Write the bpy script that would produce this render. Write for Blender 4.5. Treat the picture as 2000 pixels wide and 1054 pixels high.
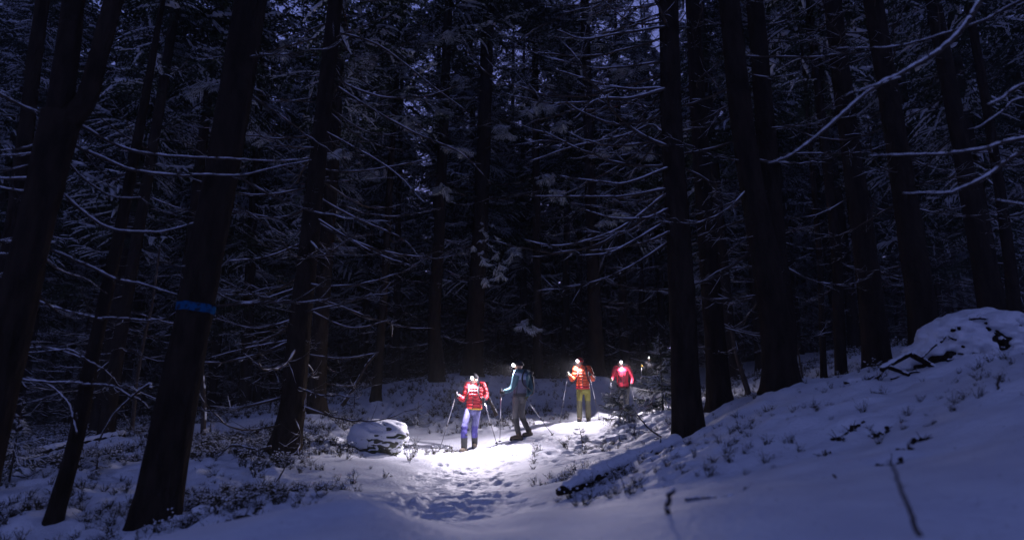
import bpy, math, random
import numpy as np
from mathutils import Vector, Matrix

for o in list(bpy.data.objects):
    bpy.data.objects.remove(o)
R = math.radians
rng = np.random.default_rng(7)
random.seed(7)
SC = bpy.context.scene
COL = SC.collection

# ------------------------------------------------------------------ camera
FPX, PITCH = 1250.0, R(13)
cam = bpy.data.cameras.new('camera')
cam.sensor_width = 36; cam.lens = 36 * FPX / 2000; cam.clip_start = 0.05; cam.clip_end = 1000
cam.dof.use_dof = True; cam.dof.focus_distance = 15.2; cam.dof.aperture_fstop = 0.95
co = bpy.data.objects.new('camera', cam); COL.objects.link(co)
co.location = (0, 0, 0); co.rotation_euler = (R(90) + PITCH, 0, 0)
SC.camera = co

# ------------------------------------------------------------------ sky: late dusk
SUN_EL, SUN_AZ = R(1.5), R(8)
w = bpy.data.worlds.new('World'); SC.world = w; w.use_nodes = True
nt = w.node_tree; bg = nt.nodes['Background']
sky = nt.nodes.new('ShaderNodeTexSky'); sky.sky_type = 'NISHITA'; sky.sun_disc = False
sky.sun_elevation = SUN_EL; sky.sun_rotation = SUN_AZ
hs = nt.nodes.new('ShaderNodeHueSaturation'); hs.inputs['Saturation'].default_value = 0.45
mx = nt.nodes.new('ShaderNodeMixRGB'); mx.blend_type = 'MULTIPLY'; mx.inputs[0].default_value = 1
mx.inputs[2].default_value = (0.315, 0.37, 1.0, 1)
nt.links.new(sky.outputs[0], hs.inputs['Color']); nt.links.new(hs.outputs[0], mx.inputs[1])
nt.links.new(mx.outputs[0], bg.inputs[0])
bg.inputs[1].default_value = 0.48
sl = bpy.data.lights.new('sun', 'SUN'); sl.energy = 0.02; sl.angle = R(60); sl.color = (0.6, 0.6, 1)
so = bpy.data.objects.new('sun', sl); COL.objects.link(so)
so.rotation_euler = (R(35), 0, R(200))
SC.view_settings.view_transform = 'Standard'; SC.view_settings.look = 'None'
SC.view_settings.exposure = 0; SC.view_settings.gamma = 1
SC.cycles.use_denoising = True
SC.cycles.max_bounces = 3; SC.cycles.diffuse_bounces = 2; SC.cycles.use_adaptive_sampling = True; SC.cycles.adaptive_threshold = 0.03; SC.cycles.glossy_bounces = 2
SC.cycles.sample_clamp_indirect = 2.0
SC.cycles.caustics_reflective = False; SC.cycles.caustics_refractive = False
SC.render.image_settings.color_mode = 'RGB'

# ------------------------------------------------------------------ helpers
def pix(px, py, Y):
    """a point of the place at depth Y seen in direction (px, py) of the 2000 px photograph"""
    u, v = (px - 1000) / FPX, (527 - py) / FPX
    d = np.array([u, math.cos(PITCH) - v * math.sin(PITCH), math.sin(PITCH) + v * math.cos(PITCH)])
    return d * (Y / d[1])
def mpp(p):                                           # metres per photo pixel at a point
    return (p[1] * math.cos(PITCH) + p[2] * math.sin(PITCH)) / FPX

def vnoise(x, y, seed=0):
    xi = np.floor(x).astype(np.int64); yi = np.floor(y).astype(np.int64)
    xf = x - xi; yf = y - yi
    def h(a, b):
        n = (a * 374761393 + b * 668265263 + seed * 1442695041) & 0x7fffffff
        n = ((n ^ (n >> 13)) * 1274126177) & 0x7fffffff
        return ((n ^ (n >> 16)) & 0xffff) / 65535.0
    sx = xf * xf * (3 - 2 * xf); sy = yf * yf * (3 - 2 * yf)
    a = h(xi, yi) * (1 - sx) + h(xi + 1, yi) * sx
    b = h(xi, yi + 1) * (1 - sx) + h(xi + 1, yi + 1) * sx
    return (a * (1 - sy) + b * sy) * 2 - 1

class Geo:
    def __init__(s): s.v = []; s.q = []; s.t = []; s.qm = []; s.tm = []; s.n = 0
    def add(s, v, q=None, t=None, m=0):
        v = np.asarray(v, float).reshape(-1, 3)
        if q is not None and len(q):
            q = np.asarray(q, np.int64).reshape(-1, 4); s.q.append(q + s.n); s.qm.append(np.full(len(q), m))
        if t is not None and len(t):
            t = np.asarray(t, np.int64).reshape(-1, 3); s.t.append(t + s.n); s.tm.append(np.full(len(t), m))
        s.v.append(v); s.n += len(v)
    def pack(s):
        c = lambda l, k: np.concatenate(l) if l else np.zeros((0, k), np.int64)
        cm = lambda l: np.concatenate(l) if l else np.zeros(0, np.int64)
        return (np.concatenate(s.v) if s.v else np.zeros((0, 3)), c(s.q, 4), c(s.t, 3), cm(s.qm), cm(s.tm))
    def addpack(s, p, M=None, off=None, m=None):
        v, q, t, qm, tm = p
        if M is not None: v = v @ np.asarray(M).T
        if off is not None: v = v + np.asarray(off)
        if len(q): s.q.append(q + s.n); s.qm.append(qm if m is None else np.full(len(q), m))
        if len(t): s.t.append(t + s.n); s.tm.append(tm if m is None else np.full(len(t), m))
        s.v.append(v); s.n += len(v)
    def mesh(s, name, mats, smooth=True):
        v, q, t, qm, tm = s.pack()
        me = bpy.data.meshes.new(name)
        me.vertices.add(len(v)); me.vertices.foreach_set('co', v.astype(np.float32).ravel())
        nl = len(q) * 4 + len(t) * 3
        me.loops.add(nl); me.loops.foreach_set('vertex_index', np.concatenate([q.ravel(), t.ravel()]).astype(np.int32))
        np_ = len(q) + len(t); me.polygons.add(np_)
        me.polygons.foreach_set('loop_start', np.concatenate([np.arange(len(q)) * 4, len(q) * 4 + np.arange(len(t)) * 3]).astype(np.int32))
        me.polygons.foreach_set('material_index', np.concatenate([qm, tm]).astype(np.int32))
        me.polygons.foreach_set('use_smooth', np.full(np_, smooth))
        for m in (mats if isinstance(mats, (list, tuple)) else [mats]): me.materials.append(m)
        me.update(calc_edges=True); me.validate()
        return me

def rotz(a):
    c, s = math.cos(a), math.sin(a); return np.array([[c, -s, 0], [s, c, 0], [0, 0, 1.0]])
def roty(a):
    c, s = math.cos(a), math.sin(a); return np.array([[c, 0, s], [0, 1, 0], [-s, 0, c]])
def rotx(a):
    c, s = math.cos(a), math.sin(a); return np.array([[1, 0, 0], [0, c, -s], [0, s, c]])
def unit(a):
    a = np.asarray(a, float); return a / max(np.linalg.norm(a), 1e-9)

def tube(pts, rad, k=6, ex=1.0, ez=1.0, cap=True):
    """swept tube, returns (verts, quads, tris)"""
    P = np.asarray(pts, float); n = len(P); rad = np.broadcast_to(np.asarray(rad, float), (n,))
    T = np.gradient(P, axis=0); T /= np.maximum(np.linalg.norm(T, axis=1, keepdims=True), 1e-9)
    up = np.array([0, 0, 1.0]) if abs(T[:, 2]).mean() < 0.8 else np.array([0, 1.0, 0])
    S = np.cross(T, up); S /= np.maximum(np.linalg.norm(S, axis=1, keepdims=True), 1e-9)
    U = np.cross(S, T)
    a = np.arange(k) * 2 * math.pi / k
    v = P[:, None] + rad[:, None, None] * (ex * np.cos(a)[None, :, None] * S[:, None] + ez * np.sin(a)[None, :, None] * U[:, None])
    i = np.arange(n - 1)[:, None] * k; j = np.arange(k)[None]
    q = np.stack([i + j, i + (j + 1) % k, i + k + (j + 1) % k, i + k + j], -1).reshape(-1, 4)
    v = v.reshape(-1, 3); t = []
    if cap:
        v = np.concatenate([v, P[:1], P[-1:]]); c0, c1 = n * k, n * k + 1
        jj = np.arange(k); b = (n - 1) * k
        t = np.concatenate([np.stack([np.full(k, c0), (jj + 1) % k, jj], -1), np.stack([np.full(k, c1), b + jj, b + (jj + 1) % k], -1)])
    return v, q, t

def smooth_curve(P, n):
    """Catmull-Rom through the rows of P (any width)"""
    P = np.asarray(P, float); m = len(P)
    if m == 2: return P[0] + (P[1] - P[0]) * np.linspace(0, 1, n)[:, None]
    E = np.vstack([2 * P[0] - P[1], P, 2 * P[-1] - P[-2]])
    u = np.linspace(0, m - 1 - 1e-9, n); i = u.astype(int); f = (u - i)[:, None]
    a, b, c, d = E[i], E[i + 1], E[i + 2], E[i + 3]
    return 0.5 * (2 * b + (c - a) * f + (2 * a - 5 * b + 4 * c - d) * f ** 2 + (3 * b - a - 3 * c + d) * f ** 3)

def blob(c, r, seg=10, ring=6, jitter=0.0, rs=None, flat=None):
    """ellipsoid (uneven when jitter > 0)"""
    rs = rs or rng
    th = np.linspace(0, math.pi, ring + 1)[1:-1]; ph = np.arange(seg) * 2 * math.pi / seg
    v = np.stack([np.sin(th)[:, None] * np.cos(ph), np.sin(th)[:, None] * np.sin(ph), np.cos(th)[:, None] * np.ones(seg)], -1).reshape(-1, 3)
    v = np.vstack([v, [0, 0, 1], [0, 0, -1]])
    if jitter: v = v * (1 + jitter * (rs.random(len(v))[:, None] * 2 - 1))
    v = v * np.asarray(r, float)
    n = ring - 1; q = []; t = []
    i = np.arange(n - 1)[:, None] * seg; j = np.arange(seg)[None]
    q = np.stack([i + j, i + seg + j, i + seg + (j + 1) % seg, i + (j + 1) % seg], -1).reshape(-1, 4)
    jj = np.arange(seg); top, bot = n * seg, n * seg + 1; b = (n - 1) * seg
    t = np.concatenate([np.stack([np.full(seg, top), jj, (jj + 1) % seg], -1), np.stack([np.full(seg, bot), b + (jj + 1) % seg, b + jj], -1)])
    return v + np.asarray(c, float), q, t

def mkobj(name, me, parent=None, loc=(0, 0, 0), rot=(0, 0, 0), sc=(1, 1, 1)):
    o = bpy.data.objects.new(name, me); COL.objects.link(o)
    o.location = loc; o.rotation_euler = rot; o.scale = sc if hasattr(sc, '__len__') else (sc,) * 3
    if parent is not None:
        o.parent = parent
        if name in ('snow', 'crown'): o['kind'] = 'stuff'
    return o
def tag(o, label=None, cat=None, group=None, kind=None):
    if label: o['label'] = label
    if cat: o['category'] = cat
    if group: o['group'] = group
    if kind: o['kind'] = kind
    return o
def thing(name, label, cat, loc=(0, 0, 0), rz=0, group=None):
    o = mkobj(name, None, None, tuple(float(a) for a in loc), (0, 0, rz))
    o.empty_display_size = 0.2
    return tag(o, label, cat, group)

# ------------------------------------------------------------------ materials
def mat(name, col, rough=0.7, col2=None, scale=8.0, bump=0.0, bscale=40.0, stretch=(1, 1, 1), contrast=(0.35, 0.65), spec=0.3, metal=0.0, detail=5):
    m = bpy.data.materials.new(name); m.use_nodes = True
    n = m.node_tree.nodes; l = m.node_tree.links; b = n['Principled BSDF']
    b.inputs['Base Color'].default_value = (*col, 1); b.inputs['Roughness'].default_value = rough
    b.inputs['Specular IOR Level'].default_value = spec; b.inputs['Metallic'].default_value = metal
    tc = n.new('ShaderNodeTexCoord'); mp = n.new('ShaderNodeMapping'); mp.inputs['Scale'].default_value = stretch
    l.new(tc.outputs['Object'], mp.inputs[0])
    if col2 is not None:
        t = n.new('ShaderNodeTexNoise'); t.inputs['Scale'].default_value = scale; t.inputs['Detail'].default_value = detail
        r = n.new('ShaderNodeValToRGB'); r.color_ramp.elements[0].position = contrast[0]; r.color_ramp.elements[1].position = contrast[1]
        r.color_ramp.elements[0].color = (*col, 1); r.color_ramp.elements[1].color = (*col2, 1)
        l.new(mp.outputs[0], t.inputs['Vector']); l.new(t.outputs[0], r.inputs[0]); l.new(r.outputs[0], b.inputs['Base Color'])
    if bump:
        t2 = n.new('ShaderNodeTexNoise'); t2.inputs['Scale'].default_value = bscale; t2.inputs['Detail'].default_value = 6
        bp = n.new('ShaderNodeBump'); bp.inputs['Strength'].default_value = bump; bp.inputs['Distance'].default_value = 0.05
        l.new(mp.outputs[0], t2.inputs['Vector']); l.new(t2.outputs[0], bp.inputs['Height']); l.new(bp.outputs[0], b.inputs['Normal'])
    return m
M_SNOW = mat('snow', (0.80, 0.83, 0.88), 0.55, (0.70, 0.72, 0.78), 3.0, 0.35, 22.0, spec=0.2)
M_BSNOW = mat('branch_snow', (0.70, 0.72, 0.78), 0.6, spec=0.2)
M_BARK = mat('spruce_bark', (0.011, 0.008, 0.006), 0.95, (0.034, 0.025, 0.018), 9.0, 1.0, 16.0, (1, 1, 0.35), (0.3, 0.7), spec=0.02)
M_TWIG = mat('dead_twig', (0.035, 0.026, 0.020), 0.9, (0.07, 0.055, 0.045), 12.0, spec=0.1)
M_NEEDLE = mat('spruce_needles', (0.016, 0.026, 0.015), 0.75, (0.035, 0.050, 0.026), 2.5, spec=0.15)
M_SHRUB = mat('bilberry_twigs', (0.030, 0.024, 0.016), 0.85, (0.060, 0.055, 0.030), 3.0, spec=0.1)
M_ROCK = mat('granite', (0.10, 0.095, 0.085), 0.9, (0.05, 0.065, 0.025), 7.0, 0.8, 18.0, spec=0.2)
M_SOIL_RECESS = mat('peat_soil_and_recess', (0.018, 0.013, 0.010), 0.95, (0.04, 0.03, 0.02), 20.0, 0.8, 40.0, spec=0.1)
M_PAINT = mat('blue_paint', (0.004, 0.085, 0.22), 0.95, (0.018, 0.03, 0.05), 22.0, 0.8, 30.0, contrast=(0.52, 0.66), spec=0.02)

_n = M_SNOW.node_tree.nodes; _l = M_SNOW.node_tree.links; _b = _n['Principled BSDF']; _src = _b.inputs['Base Color'].links[0].from_socket
_t = _n.new('ShaderNodeTexNoise'); _t.inputs['Scale'].default_value = 38; _t.inputs['Detail'].default_value = 3; _r = _n.new('ShaderNodeValToRGB'); _r.color_ramp.elements[0].position = 0.69; _r.color_ramp.elements[1].position = 0.73
_tc = _n.new('ShaderNodeTexCoord'); _l.new(_tc.outputs['Object'], _t.inputs['Vector']); _l.new(_t.outputs[0], _r.inputs[0])
_m = _n.new('ShaderNodeMixRGB'); _m.inputs[2].default_value = (0.07, 0.05, 0.035, 1); _l.new(_r.outputs[0], _m.inputs[0]); _l.new(_src, _m.inputs[1]); _l.new(_m.outputs[0], _b.inputs['Base Color'])   # fallen needles and bark litter

# ------------------------------------------------------------------ terrain
PEOPLE = [  # photo px of the feet, depth
    (918, 879, 14.8), (1016, 854, 15.0), (1141, 821, 17.5), (1219, 809, 19.8), (1273, 785, 25.0)]
HERO = []   # filled below: bases of the near trunks
TR = [  # key, depth, [(px, py, width)], height, direction bias of the dead branches, count, z range
    ('blue', 6.6, [(300, 1040, 92), (342, 800, 82), (383, 600, 72), (430, 350, 68), (490, 0, 63)], 22),
    ('thinleft', 7.0, [(97, 1042, 34), (148, 860, 30), (180, 700, 27), (228, 480, 23), (275, 240, 18)], 7.5),
    ('fork', 5.6, [(-70, 1000, 90), (-8, 760, 80), (28, 620, 74), (72, 430, 68), (122, 225, 74)], 4.0),
    ('lit', 11.0, [(552, 895, 62), (572, 790, 52), (585, 640, 46), (603, 480, 40), (628, 250, 34), (655, 0, 30)], 21),
    ('gate', 9.0, [(1346, 860, 66), (1338, 720, 58), (1328, 500, 52), (1312, 250, 45), (1305, 0, 40)], 23),
    ('gateback', 10.8, [(1408, 812, 50), (1398, 680, 44), (1380, 450, 38), (1364, 220, 33), (1352, 0, 28)], 22),
    ('twinfront', 9.2, [(1528, 775, 70), (1515, 640, 64), (1490, 480, 55), (1455, 280, 48), (1424, 0, 42)], 22),
    ('twinback', 9.7, [(1520, 775, 60), (1528, 650, 56), (1512, 480, 48), (1495, 250, 40), (1474, 0, 34)], 22),
    ('rightone', 12.0, [(1718, 745, 56), (1704, 620, 50), (1688, 480, 45), (1655, 240, 38), (1625, 0, 33)], 22),
    ('righttwo', 10.5, [(1812, 715, 62), (1800, 600, 55), (1782, 480, 50), (1745, 240, 42), (1705, 0, 36)], 22),
    ('rightthree', 12.5, [(1945, 660, 46), (1930, 580, 42), (1912, 480, 38), (1868, 240, 32), (1822, 0, 28)], 22),
    ('slimright', 13.5, [(1645, 760, 24), (1638, 620, 22), (1632, 480, 20), (1600, 190, 17), (1578, 0, 14)], 17),
    ('slimgap', 14.5, [(1610, 756, 13), (1606, 650, 12), (1600, 500, 11), (1580, 250, 9)], 11),
    ('slimedge', 13.0, [(1985, 645, 26), (1968, 480, 22), (1932, 240, 18), (1890, 0, 15)], 17),
    ('behindlit', 16.0, [(618, 812, 40), (622, 700, 36), (632, 560, 32), (648, 350, 28), (668, 0, 22)], 20),
    ('leanstem', 19.0, [(733, 790, 22), (741, 690, 19), (752, 540, 16), (762, 350, 14), (775, 150, 11)], 15),
    ('centre', 21.0, [(852, 752, 30), (848, 620, 27), (858, 450, 24), (868, 200, 20), (876, 0, 17)], 22),
    ('centrethick', 22.0, [(922, 738, 44), (928, 620, 38), (938, 450, 33), (948, 200, 27), (955, 0, 22)], 24),
    ('pathright', 23.0, [(1166, 735, 34), (1162, 620, 30), (1156, 450, 26), (1148, 200, 21), (1142, 0, 18)], 23),
    ('postcentre', 24.0, [(1050, 742, 22), (1050, 620, 19), (1048, 450, 17), (1046, 200, 14), (1044, 0, 12)], 20),
    ('leftback', 14.0, [(205, 862, 30), (228, 700, 26), (262, 500, 23), (300, 280, 20), (345, 0, 17)], 20),
    ('leftbacktwo', 16.0, [(330, 838, 30), (345, 690, 26), (372, 480, 22), (400, 240, 19), (432, 0, 16)], 20),
    ('leftedge', 8.0, [(-50, 960, 40), (-10, 700, 35), (30, 420, 31), (58, 200, 28), (84, 0, 25)], 22),
]
for k, Y, pts, H in TR:
    HERO.append(pix(pts[0][0], pts[0][1], Y))
ctrl = [pix(*p) for p in PEOPLE]
ctrl += [h for (k, *_), h in zip(TR, HERO) if k not in ('fork', 'leftedge')]
ctrl += [pix(*p) for p in [
    (1000, 1054, 2.6), (1000, 1014, 3.8), (850, 1040, 3.6), (1060, 992, 4.4), (740, 978, 3.5), (640, 1000, 3.2), (500, 1054, 2.9), (760, 1054, 2.5),
    (1300, 1054, 2.5), (1300, 985, 3.4), (1600, 1054, 2.3), (1600, 930, 4.0), (2000, 1054, 2.1), (2000, 880, 3.2), (2000, 720, 5.2), (1800, 850, 4.6),
    (1800, 750, 7.0), (1600, 800, 7.2), (1500, 785, 8.2), (1450, 860, 6.2), (1300, 895, 7.8), (1180, 925, 7.0), (1090, 968, 6.0),
    (900, 1006, 5.5), (900, 970, 7.8), (950, 934, 10.3), (900, 906, 12.5), (1050, 902, 12.2), (1150, 882, 12.6), (1250, 862, 13.4),
    (740, 882, 12.8), (650, 960, 6.5), (520, 990, 6.0), (450, 1030, 5.6), (400, 900, 10.5), (150, 960, 8.5), (0, 1000, 7.6), (60, 895, 13.0), (480, 850, 14.5), (680, 830, 17.0),
    (800, 800, 19.0), (800, 752, 25.0), (1000, 780, 21.0), (1000, 746, 27.0), (1300, 800, 17.5), (1600, 705, 19.0), (1650, 700, 22.0), (1580, 695, 25),
    (1930, 690, 7.8), (1450, 780, 13.0), (1250, 745, 30), (500, 800, 24), (100, 840, 24)]]
ctrl += [np.array(p, float) for p in [
    (0, 0, -0.75), (-3, 0, -0.85), (3, 0, -0.55), (0, -12, -1.2), (-20, -10, -1.6), (20, -10, 1.5), (-14, 5, -1.6), (12, 4, 0.9), (18, 14, 1.9),
    (0, 45, 2.2), (-25, 40, -0.4), (25, 40, 3.4), (40, 20, 3.4), (-40, 15, -2.0), (0, 90, 4), (-70, 90, 1), (70, 90, 6), (-90, 0, -3), (90, 0, 5), (0, -60, -2)]]
ctrl = np.array(ctrl)
def tps_fit(C, lam=0.02):
    n = len(C); d = np.linalg.norm(C[:, None, :2] - C[None, :, :2], axis=2)
    K = np.where(d > 0, d ** 2 * np.log(np.maximum(d, 1e-9)), 0) + lam * np.eye(n)
    P = np.hstack([np.ones((n, 1)), C[:, :2]])
    A = np.block([[K, P], [P.T, np.zeros((3, 3))]])
    return np.linalg.solve(A, np.concatenate([C[:, 2], np.zeros(3)]))
TPS = tps_fit(ctrl, 0.012)
PATH = np.array([pix(1300, 780, 27)[:2], pix(*PEOPLE[3])[:2], pix(*PEOPLE[2])[:2], pix(1040, 850, 15.6)[:2], pix(940, 892, 13.4)[:2], pix(920, 934, 10.4)[:2], pix(870, 985, 6.9)[:2], pix(830, 1040, 4.4)[:2]])
def path_dist(x, y):
    best = np.full(np.shape(x), 1e9)
    for a, b in zip(PATH[:-1], PATH[1:]):
        d = b - a; L = (d ** 2).sum()
        t = np.clip(((x - a[0]) * d[0] + (y - a[1]) * d[1]) / L, 0, 1)
        best = np.minimum(best, np.hypot(x - a[0] - t * d[0], y - a[1] - t * d[1]))
    return best
def smoothstep(a, b, x):
    t = np.clip((x - a) / (b - a), 0, 1); return t * t * (3 - 2 * t)
def base_h(x, y):
    x = np.asarray(x, float); y = np.asarray(y, float); out = np.zeros(x.shape)
    cx, cy = np.clip(x, -95, 95), np.clip(y, -65, 95)
    for (a, b, _), wgt in zip(ctrl, TPS[:len(ctrl)]):
        r2 = (cx - a) ** 2 + (cy - b) ** 2
        out += wgt * 0.5 * r2 * np.log(np.maximum(r2, 1e-12))
    return out + TPS[-3] + TPS[-2] * cx + TPS[-1] * cy
def heath(x, y):
    """how much low shrubs lift and roughen the snow (0 smooth .. 1 heath)"""
    d = path_dist(x, y)
    near = smoothstep(4.6, 6.2, np.hypot(x, y) + 0.25 * np.minimum(x, 0))
    right = 1 - 0.8 * smoothstep(1.2, 2.6, x) * (1 - smoothstep(10, 13, y))
    patch = smoothstep(-0.75, 0.0, vnoise(x * 0.45, y * 0.45, 5) + 0.35 * vnoise(x * 1.3, y * 1.3, 6))
    return near * right * smoothstep(0.75, 1.5, d) * patch
prints = []
rp = np.random.default_rng(3)
for k in range(300):                                   # footprints and pole marks trodden into the path
    s = rp.random() ** 0.8; i = 3 + s * 3.6; a = int(i); f = i - a
    if a + 1 >= len(PATH): continue
    p = PATH[a] * (1 - f) + PATH[a + 1] * f; d = unit(np.append(PATH[a + 1] - PATH[a], 0))[:2]
    n = np.array([-d[1], d[0]]); o = rp.normal(0, 0.42)
    ang = math.atan2(d[1], d[0]) + rp.normal(0, 0.35)
    prints.append((p[0] + n[0] * o, p[1] + n[1] * o, ang, 0.09 + 0.08 * rp.random(), 0.05 + 0.03 * rp.random(), 0.012 + 0.020 * rp.random()))
def height(x, y):
    x = np.asarray(x, float); y = np.asarray(y, float)
    h = base_h(x, y); hd = heath(x, y); pd = path_dist(x, y)
    far = 1 - smoothstep(25, 45, np.hypot(x, y))
    h += 0.05 * vnoise(x * 0.8, y * 0.8, 1) * smoothstep(2.5, 6, y) + 0.018 * vnoise(x * 2.3, y * 2.3, 2)
    h += hd * far * (0.07 * (1 - np.abs(vnoise(x * 2.6, y * 2.6, 3))) + 0.05 * vnoise(x * 5.5, y * 5.5, 4) + 0.028 * vnoise(x * 12, y * 12, 9))
    tr = (1 - smoothstep(0.35, 1.1, pd)) * smoothstep(4.2, 5.5, y)
    h += tr * (-0.02 + 0.022 * vnoise(x * 4, y * 4, 7) + 0.016 * vnoise(x * 9, y * 9, 8)) * far
    bank = smoothstep(1.0, 2.5, x) * (1 - smoothstep(11, 13, y)) * smoothstep(3.0, 5.0, y)
    h += bank * (0.07 * vnoise(x * 1.6, y * 1.6, 11) + 0.05 * np.maximum(vnoise(x * 3.4, y * 3.4, 12), -0.2) + 0.022 * np.abs(vnoise(x * 7, y * 7, 13)))
    for (a, b, an, l, wd, dp) in prints:
        m = (np.abs(x - a) < 0.5) & (np.abs(y - b) < 0.5)
        if not m.any(): continue
        dx, dy = x[m] - a, y[m] - b; u = (dx * math.cos(an) + dy * math.sin(an)) / l; v = (-dx * math.sin(an) + dy * math.cos(an)) / wd
        r = np.sqrt(u * u + v * v)
        h[m] += -dp * (1 - smoothstep(0.55, 1.15, r)) + dp * 0.3 * np.exp(-((r - 1.35) / 0.25) ** 2)
    for (a, b, c) in globals().get('SOILP', []):
        r = np.hypot(x - a, (y - b) * 0.8); h -= c * 0.9 * np.exp(-(r / (c * 1.25)) ** 2)
    for hp in HERO:                                    # snow and roots banked up round the near trunks
        r = np.hypot(x - hp[0], y - hp[1]); h += 0.10 * np.exp(-(r / 0.55) ** 2)
    return h
SOIL = [(1636, 850, 0.05), (1662, 834, 0.055), (1716, 836, 0.075), (1609, 886, 0.04), (1738, 902, 0.05), (1800, 852, 0.045), (1818, 826, 0.03), (1772, 872, 0.045), (474, 1004, 0.10)]
SOILP = []
def ground_hit(px, py, y0=1.6, y1=34.0):
    """where the line of sight through (px, py) meets the snow"""
    Ys = np.linspace(y0, y1, 1400); d = pix(px, py, 1.0); z = height(d[0] * Ys, Ys)
    k = np.argmax(d[2] * Ys < z); return pix(px, py, Ys[k] if k else y1)
def hz(x, y): return float(height(np.array([float(x)]), np.array([float(y)]))[0])

SOILP = [(*ground_hit(a, b)[:2], c) for a, b, c in SOIL]
def spaced(lo, hi, c0, c1, d0, grow):
    xs = [c0]
    while xs[-1] < c1: xs.append(xs[-1] + d0)
    d = d0
    while xs[-1] < hi: d *= grow; xs.append(xs[-1] + d)
    d = d0; left = []
    x = c0
    while x > lo: d *= grow; x -= d; left.append(x)
    return np.array(left[::-1] + xs)
gx = spaced(-170, 170, -3.4, 3.4, 0.045, 1.025); gy = spaced(-90, 190, 3.2, 15.0, 0.055, 1.027)
GX, GY = np.meshgrid(gx, gy); GZ = height(GX.ravel(), GY.ravel())
nx, ny = len(gx), len(gy)
g = Geo(); i = np.arange(ny - 1)[:, None] * nx; j = np.arange(nx - 1)[None]
g.add(np.stack([GX.ravel(), GY.ravel(), GZ], -1), np.stack([i + j, i + j + 1, i + nx + j + 1, i + nx + j], -1).reshape(-1, 4))
tag(mkobj('ground', g.mesh('ground', M_SNOW)), 'snow covered forest floor with a trodden path and low banks', kind='structure')

# ------------------------------------------------------------------ branch and bough library
def add_snow_line(g, P, r, lift=0.7, wide=1.25, gaps=0.25, m=0, rs=rng, k=5):
    """ridge of snow lying along the top of a stick"""
    n = len(P); nz = rs.random(n); r = np.asarray(r)
    rr = r * wide * (0.5 + 0.5 * nz) + 0.0008
    drop = rs.random(n) < gaps
    rr = np.where(drop, rr * 0.2, rr); rr[0] *= 0.4; rr[-1] *= 0.5
    Q = P + np.stack([np.zeros(n), np.zeros(n), r * lift + rr * 0.25], -1)
    v, q, t = tube(Q, rr, k, 1.0, 0.85); g.add(v, q, t, m)

def stick_geo(P, r, rs, twigs=8, tl=0.3, gs=None, g=None, tw_r=0.4, k=5, snow_wide=1.25, gaps=0.25):
    """dead branch along P with fine side twigs; snow into gs"""
    g = g or Geo(); gs = gs or Geo()
    v, q, t = tube(P, r, k); g.add(v, q, t); add_snow_line(gs, P, r, rs=rs, wide=snow_wide, gaps=gaps)
    n = len(P); L = np.linalg.norm(P[-1] - P[0])
    for _ in range(twigs):
        s = 0.18 + 0.78 * rs.random(); i = min(int(s * (n - 1)), n - 2); p = P[i]; T = unit(P[i + 1] - P[i])
        side = unit(np.cross(T, [0, 0, 1])) * (1 if rs.random() < 0.5 else -1)
        d = unit(T * (0.5 + 0.5 * rs.random()) + side * (0.4 + 0.6 * rs.random()) + np.array([0, 0, rs.normal(-0.1, 0.3)]))
        l = L * tl * (0.3 + 0.8 * rs.random()) * (1.1 - 0.6 * s); m = 5; u = np.linspace(0, 1, m)[:, None]
        Q = p + d * l * u + np.array([0, 0, 1]) * l * (rs.normal(0.1, 0.18)) * u ** 2 + rs.normal(0, 0.012 * l, (m, 3)) * u
        rt = np.maximum(r[i] * tw_r, 0.0022) * (1 - 0.75 * u[:, 0])
        v, q, t = tube(Q, rt, 3); g.add(v, q, t); add_snow_line(gs, Q, rt, 0.7, 1.0, 0.5, rs=rs, k=3)
    return g, gs

BR = []
for k in range(16):
    rs = np.random.default_rng(100 + k)
    n = 15; t = np.linspace(0, 1, n); a = rs.uniform(0.12, 0.55); up = rs.uniform(-0.08, 0.22)
    z = -a * t + (a * 0.75 + up) * t ** 2.2; y = rs.normal(0, 0.1) * t ** 2 + rs.normal(0, 0.03) * np.sin(t * 6)
    P = np.stack([t, y, z], -1) + np.cumsum(rs.normal(0, 0.011, (n, 3)), 0) * t[:, None]
    r = 0.0068 * (1 - t) ** 0.8 + 0.0016
    gg, gs = stick_geo(P, r, rs, twigs=rs.integers(10, 20), tl=0.30, snow_wide=0.85, gaps=0.5)
    BR.append((gg.mesh('branch', M_TWIG), gs.mesh('snow', M_BSNOW), gg.pack(), gs.pack()))

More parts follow.
